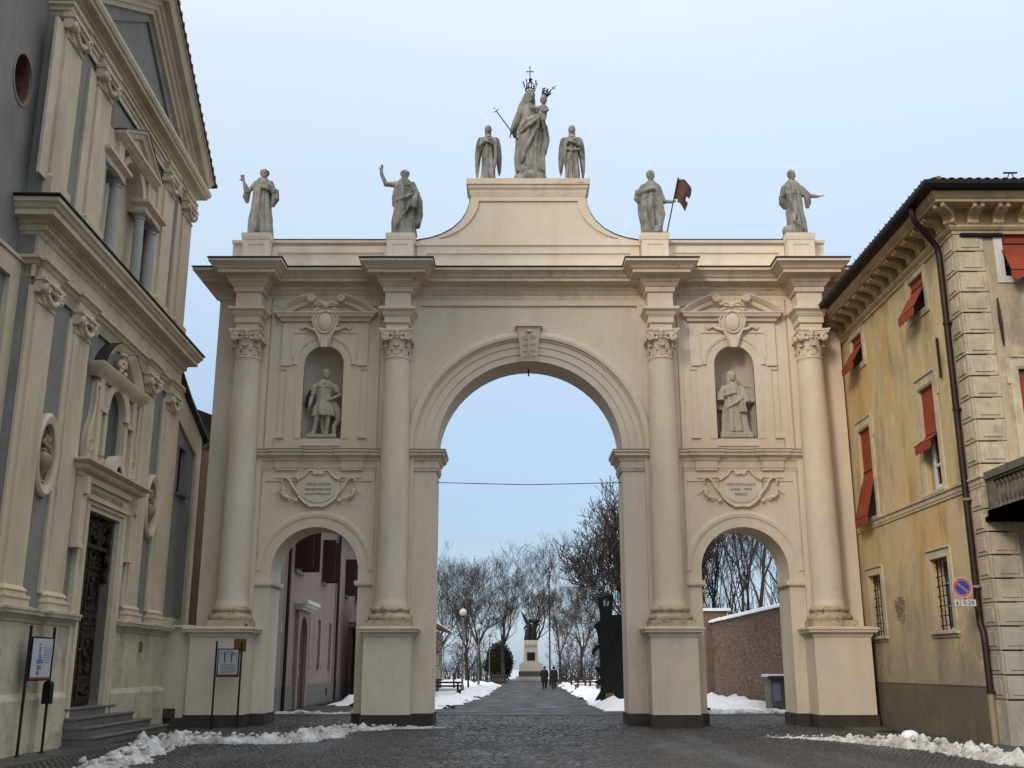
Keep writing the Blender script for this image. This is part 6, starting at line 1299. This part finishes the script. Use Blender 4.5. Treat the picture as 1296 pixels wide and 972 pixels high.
# people walking away down the drive
def walker(x, y, label, seed, hat, kx=1.15):
    P = empty('person', (x, y, 0), 0, label, 'person', 'couple walking away down the park drive'); f = Fig(); st = .16
    f.limb([(-.09, 0, .85), (-.11, -.06 - st * .2, .48), (-.10, .02 - st, .10)], [.10, .07, .05]); f.limb([(.09, 0, .85), (.11, .04, .48), (.10, .12 + st * .6, .12)], [.10, .07, .05])
    f.ell((-.10, .06 - st, .05), (.05, .13, .045)); f.ell((.10, .16 + st * .6, .07), (.05, .13, .045)); f.ell((0, 0, 1.2), (.16, .1, .35)); f.head((0, .02, 1.56), .82, 180, 0, 'short')
    f.limb([(-.19, 0, 1.38), (-.25, -.02, 1.1), (-.24, .1, .88)], [.06, .05, .035]); f.limb([(.19, 0, 1.38), (.25, .02, 1.1), (.24, -.06, .86)], [.06, .05, .035]); f.hand((-.24, .1, .87), (0, .2, -1), (1, 0, 0), .9, .1, .4); f.hand((.24, -.06, .86), (0, -.1, -1), (-1, 0, 0), .9, .1, .4)
    f.build('body', K['skin'], P, .02)
    g = Fig(); g.robe([(.55, 0, 0, .26 * kx, .2, .5), (.9, 0, 0, .23 * kx, .18, .4), (1.2, 0, 0, .22 * kx, .16, .2), (1.38, 0, 0, .22 * kx, .14, 0), (1.46, 0, 0, .10, .09, 0)], 6, .01, seed)
    g.limb([(-.2, 0, 1.38), (-.27, -.02, 1.1), (-.26, .08, .93)], [.085, .075, .06]); g.limb([(.2, 0, 1.38), (.27, .02, 1.1), (.26, -.04, .92)], [.085, .075, .06]); g.build('coat', K['coat'], P, .02)
    g = Fig(); g.limb([(-.09, 0, .85), (-.11, -.06 - st * .2, .48), (-.10, .02 - st, .12)], [.115, .09, .075]); g.limb([(.09, 0, .85), (.11, .04, .48), (.10, .12 + st * .6, .14)], [.115, .09, .075]); g.ell((-.10, .06 - st, .05), (.06, .14, .055)); g.ell((.10, .16 + st * .6, .07), (.06, .14, .055)); g.build('trousers', K['coat'], P, .02)
    g = Fig(); g.ell((0, -.01, 1.62), (.12, .13, .12)); g.build('cap' if hat else 'hair', K['coat'], P, .02)
walker(2.55, 86.2, 'left walker of the couple, in a long dark coat', 1, False); walker(3.26, 85.8, 'right walker of the couple, broader and in a black jacket', 2, True, 1.35)

# lamps, benches, pole
def lamp(x, y, h, label):
    L = empty('street_lamp', (x, y, 0), 0, label, 'street lamp', 'globe lamps along the park drive'); b = MB(); b.lathe([(.12, 0), (.12, .5), (.07, .6), (.05, 2), (.045, h)], 0, 0, 10); part('post', b, K['cabm'], L, smooth=40)
    b = MB(); b.lathe([(.05, 0), (.14, .05), (.12, .12)], 0, 0, 12); o = part('collar', b, K['iron'], L, loc=(0, 0, h)); b = MB(); b.ell((0, 0, 0), (.24, .24, .24), 16, 12); part('globe', b, K['opal'], L, smooth=180, loc=(0, 0, h + .3))
lamp(-3.1, 68.7, 4.7, 'tallest-looking globe lamp, nearest on the left of the drive'); lamp(-2.85, 93.6, 4.7, 'second globe lamp on the left of the drive'); lamp(-2.55, 124, 5.0, 'third and faintest globe lamp on the left of the drive'); lamp(-8.3, 132, 4.2, 'small low globe lamp beside the eaves of the park house')
LP = empty('tall_pole', (3.6, 104, 0), 0, 'tall thin dark pole rising behind the walking couple', 'pole'); b = MB(); b.lathe([(.09, 0), (.07, 4), (.05, 10.5)], 0, 0, 8); part('shaft', b, K['iron'], LP); b = MB(); b.ell((0, 0, 10.55), (.09, .09, .09), 8, 6); part('finial', b, K['iron'], LP)
def bench(x, y, rz, label):
    B = empty('bench', (x, y, 0), rz, label, 'bench')
    for s in (-.75, .75):
        b = MB(); b.box(s - .05, s + .05, -.3, -.2, 0, .45); b.box(s - .05, s + .05, .2, .3, 0, .9); b.box(s - .05, s + .05, -.3, .3, .38, .45); part('leg', b, K['bark'], B)
    for y_ in (-.22, -.05, .12): b = MB(); b.box(-.95, .95, y_ - .06, y_ + .06, .45, .49); part('slat', b, K['bark'], B)
    for z in (.62, .80): b = MB(); b.box(-.95, .95, .17, .21, z, z + .1); part('slat', b, K['bark'], B)
bench(-3.55, 58.4, R(15), 'dark wooden bench in the snow left of the drive'); bench(5.5, 88, R(-10), 'first dark wooden bench in the snow right of the drive, nearer the couple'); bench(5.2, 76, R(-20), 'second dark wooden bench in the snow right of the drive, nearer the sculpture')
bench(-5.6, 72, R(5), 'dark wooden bench standing further back by the park house')
b = MB(); b.lathe([(.22, 0), (.26, .7), (.24, .75)], -4.45, 56.6, 12); tag(part('litter_bin', b, K['iron']), 'dark round litter bin beside the bench left of the drive', 'litter bin')
b = MB(); b.cbox(-2.2, -.6, 121, 122.2, 0, .7, .1); b.box(-2.3, -.5, 120.9, 122.3, .7, .85); tag(part('stone_block', b, K['blackstone']), 'dark low block beside the foot of the memorial', 'stone block')

# ---- trees
def grow(seed, H, spread=.5, up=.25, depth=6, trunk_r=.28, fork=.3, twig=.014, dens=1.0, droop=0, nmax=3):
    rs = random.Random(seed); T = MB(); C = MB()
    def seg(p, d, L, r, lev):
        n = 4 if lev < 3 else 3; pts = [p]; rr = [r]; q = p.copy(); e = max(twig, r * (.62 if lev else .55)); dirs = []
        for i in range(n):
            d = (d + Vector((rs.gauss(0, .10 + .03 * lev), rs.gauss(0, .10 + .03 * lev), up * .22 - droop * lev * .02 + rs.gauss(0, .05)))).normalized(); q = q + d * L / n; pts.append(q.copy()); rr.append(r + (e - r) * (i + 1) / n); dirs.append(d.copy())
        (T if lev == 0 else C).tube([tuple(x) for x in pts], rr, 8 if lev == 0 else (5 if lev < 3 else 3), cap=False)
        if lev >= depth or L < .12: return
        k = rs.randint(2, nmax) if lev else rs.randint(3, 4)
        for i in range(k):
            a = rs.uniform(0, 2 * PI); s = spread * rs.uniform(.55, 1.25); o = dirs[-1].orthogonal().normalized(); o = Matrix.Rotation(a, 3, dirs[-1]) @ o
            seg(pts[-1], (dirs[-1] + o * s).normalized(), L * rs.uniform(.66, .92) * (1 if lev else .9), e * rs.uniform(.6, .95), lev + 1)
        m = int((2 if lev < 2 else 1.6 * dens) + rs.random()) if lev else 1
        for i in range(m):
            t = rs.randint(1 if lev else n - 1, n - 1); a = rs.uniform(0, 2 * PI); o = dirs[t].orthogonal().normalized(); o = Matrix.Rotation(a, 3, dirs[t]) @ o
            seg(pts[t], (dirs[t] + o * spread * 1.7).normalized(), L * rs.uniform(.45, .7), rr[t] * .45, lev + (2 if lev > 1 else 1))
    seg(Vector((0, 0, 0)), Vector((rs.uniform(-.08, .08), 0, 1)), H * fork, trunk_r, 0)
    zmax = max(v[2] for v in C.v); k = H / zmax
    for M_ in (T, C): M_.v = [(a * k, b_ * k, c * k) for a, b_, c in M_.v]
    return T, C
TM = {}
def tree_kind(key, bark, twm, **kw):
    T, C = grow(**kw); t = T.mesh('trunk', False); c = C.mesh('branches', False); t.materials.append(K[bark]); c.materials.append(K[twm]); TM[key] = (t, c, len(C.f)); t.polygons.foreach_set('use_smooth', [True] * len(t.polygons))
tree_kind('a', 'bark', 'twig', seed=11, H=17, spread=.36, up=.42, depth=7, trunk_r=.34, fork=.30, twig=.013, dens=.45)
tree_kind('b', 'bark', 'twig', seed=24, H=17, spread=.33, up=.5, depth=7, trunk_r=.32, fork=.27, twig=.013, dens=.5)
tree_kind('c', 'bark', 'twig', seed=37, H=17, spread=.48, up=.34, depth=7, trunk_r=.34, fork=.25, twig=.013, dens=.45)
tree_kind('r', 'bark', 'twigr', seed=52, H=17, spread=.46, up=.5, depth=8, trunk_r=.30, fork=.12, twig=.010, dens=.8)
tree_kind('t', 'bark', 'twig', seed=61, H=24, spread=.24, up=.6, depth=5, trunk_r=.34, fork=.55, twig=.018, dens=1.0)
tree_kind('u', 'bark', 'twig', seed=71, H=24, spread=.34, up=.5, depth=5, trunk_r=.28, fork=.45, twig=.018, dens=1.1)
tree_kind('p', 'bark', 'twigr', seed=81, H=5, spread=.75, up=.2, depth=4, trunk_r=.14, fork=.42, twig=.022, dens=.6, nmax=3)
print('tree faces', {k: v[2] for k, v in TM.items()})
def tree(key, x, y, H, rz, label, group, name='bare_tree', cat='tree', wx=1.0):
    h0 = {'t': 24, 'u': 24, 'p': 5}.get(key, 17); o = empty(name, (x, y, 0), rz, label, cat, group); k = H / h0; o.scale = (k * wx, k * wx, k)
    t = link('trunk', TM[key][0], None, o); c = link('branches', TM[key][1], None, o); return o
G1 = 'bare trees round the war memorial'
tree('a', -4.9, 120, 15.5, 1.0, 'leaning bare tree behind the nearest globe lamp', G1, wx=1.0)
tree('c', -8.4, 128, 14.5, 3.0, 'bare tree at the left edge of the central opening above the park house roof', G1, wx=1.05)
tree('b', -.9, 124, 16.5, 3.4, 'tall bare tree with a dark trunk left of the memorial, beside the evergreen', G1, wx=1.05)
tree('b', 3.0, 160, 22.0, 2.2, 'highest bare tree, its crown spreading straight behind the memorial', G1, wx=1.1)
tree('a', 5.6, 128, 13.5, 4.2, 'bare tree with forked curving limbs just right of the memorial', G1, wx=1.1)
tree('c', -5.0, 165, 19, 5.1, 'pale bare tree far behind the lamps', G1, wx=1.0)
tree('c', 9.5, 150, 14, 1.2, 'low bare tree in the gap between the memorial and the sculpture', G1)
tree('r', 11.4, 78, 16.0, .6, 'big russet-twigged tree rising behind the black sculpture', None, wx=.80)
tree('r', 13.4, 92, 19.0, 2.6, 'second russet-twigged tree close behind the one by the sculpture', None, wx=1.0)
G2 = 'tall trunks behind the brick wall'
rs = random.Random(99)
rows_ = ((897, 80, 'u', 'leftmost thin tree seen through the right side arch'), (908, 95, 'u', 'thin tree behind and right of the leftmost one in the right side arch'), (921, 74, 'u', 'slim tree left of the thick trunks above the snowy wall'), (929, 88, 'u', 'slim tree set back just left of the thickest trunk'), (941, 66, 't', 'thickest dark trunk, nearest, at the middle of the right side arch'), (960, 72, 't', 'thick trunk next to the right of the thickest one'), (981, 70, 't', 'thick trunk near the right jamb of the right side arch'), (989, 90, 'u', 'thin tree half hidden by the right jamb of the side arch'), (1000, 78, 't', 'trunk mostly hidden behind the right jamb of the side arch'), (915, 110, 'u', 'distant faint tree between the slim trees at the left of the side arch'), (966, 118, 'u', 'distant faint tree between the two thick trunks on the right'), (885, 100, 'u', 'thin tree cut off by the left jamb of the right side arch'))
for px, Y, k_, L_ in rows_:
    tree(k_, (px - 648) / 1341 * Y * 1.03, Y, rs.uniform(21, 27), rs.uniform(0, 6.3), L_, G2, wx=rs.uniform(.8, 1.1))
G3 = 'small pollarded trees along the drive'
for i, (x, y, h, L_) in enumerate(((-5.1, 63, 4.4, 'knobbly pollarded tree in front of the park house corner'), (-4.3, 82, 3.9, 'small pollarded tree behind the nearest globe lamp'), (-3.2, 80, 4.2, 'russet pollarded tree between the first two lamps'), (5.2, 98, 4.6, 'first pollarded tree right of the couple'), (6.0, 90, 4.5, 'second pollarded tree right of the couple'), (6.6, 80, 4.2, 'pollarded tree closest to the black sculpture'), (7.4, 104, 4.6, 'pollarded tree furthest back right of the drive'))):
    tree('p', x, y, h, i * 1.3, L_, G3, 'pollarded_tree')
# evergreen and low scrub
def foliage(name, c, r, n, leaf, label, seed, cat='shrub', stuff=False, m='ever'):
    rs = np.random.RandomState(seed); u = rs.normal(size=(n, 3)); u /= np.linalg.norm(u, axis=1)[:, None]; rad = rs.uniform(.35, 1, n) ** .6
    lump = np.array([1 + .35 * noise.noise(Vector(q) * 2.2 + Vector((seed, 0, 0))) for q in u]); P = u * (rad * lump)[:, None] * np.array(r) + np.array(c)
    P[:, 2] = np.maximum(P[:, 2], .1); a = rs.normal(size=(n, 3)); a /= np.linalg.norm(a, axis=1)[:, None]; b_ = np.cross(a, rs.normal(size=(n, 3))); b_ /= np.linalg.norm(b_, axis=1)[:, None]
    V = np.stack([P - a * leaf, P + b_ * leaf * .6, P + a * leaf, P - b_ * leaf * .6], 1).reshape(-1, 3); F_ = np.arange(n * 4).reshape(-1, 4)
    me = bpy.data.meshes.new(name); me.from_pydata(V.tolist(), [], F_.tolist()); return me
EV = empty('evergreen_shrub', (-1.6, 131, 0), 0, 'dark evergreen bush left of the war memorial', 'shrub')
link('foliage', foliage('foliage', (0, 0, 2.2), (1.7, 1.5, 2.3), 7000, .14, '', 3), K['ever'], EV); b = MB(); b.tube([(0, 0, 0), (.1, 0, 2.5), (0, 0, 4.5)], [.16, .1, .03], 6); part('stem', b, K['bark'], EV)
b = MB()
rs = random.Random(4)
for i in range(900):
    x = rs.choice((rs.uniform(-26, -2.8), rs.uniform(6, 30))); y = rs.uniform(136, 156); h = rs.uniform(.8, 3.4); b.tube([(x, y, 0), (x + rs.gauss(0, .3), y, h * .6), (x + rs.gauss(0, .6), y, h)], [.05, .03, .015], 3, cap=False)
    for k in range(3): b.tube([(x, y, h * .4), (x + rs.gauss(0, .6), y, h * rs.uniform(.7, 1.1))], [.02, .012], 3, cap=False)
o = part('undergrowth', b, K['twig'], fix=False); tag(o, 'bare undergrowth and thin saplings at the far edge of the park', kind='stuff')
b = MB()
for i in range(420):
    x = rs.uniform(14, 62); y = rs.uniform(100, 150); h = rs.uniform(4, 15); b.tube([(x, y, 0), (x + rs.gauss(0, .4), y, h * .6), (x + rs.gauss(0, .9), y, h)], [.09, .05, .02], 3, cap=False)
    for k in range(6): z = h * rs.uniform(.3, .9); b.tube([(x, y, z), (x + rs.gauss(0, 1.0), y, z + rs.uniform(.5, 2))], [.025, .012], 3, cap=False)
o = part('far_wood', b, K['twig'], fix=False); tag(o, 'far mass of thin bare trees behind the brick wall', kind='stuff')
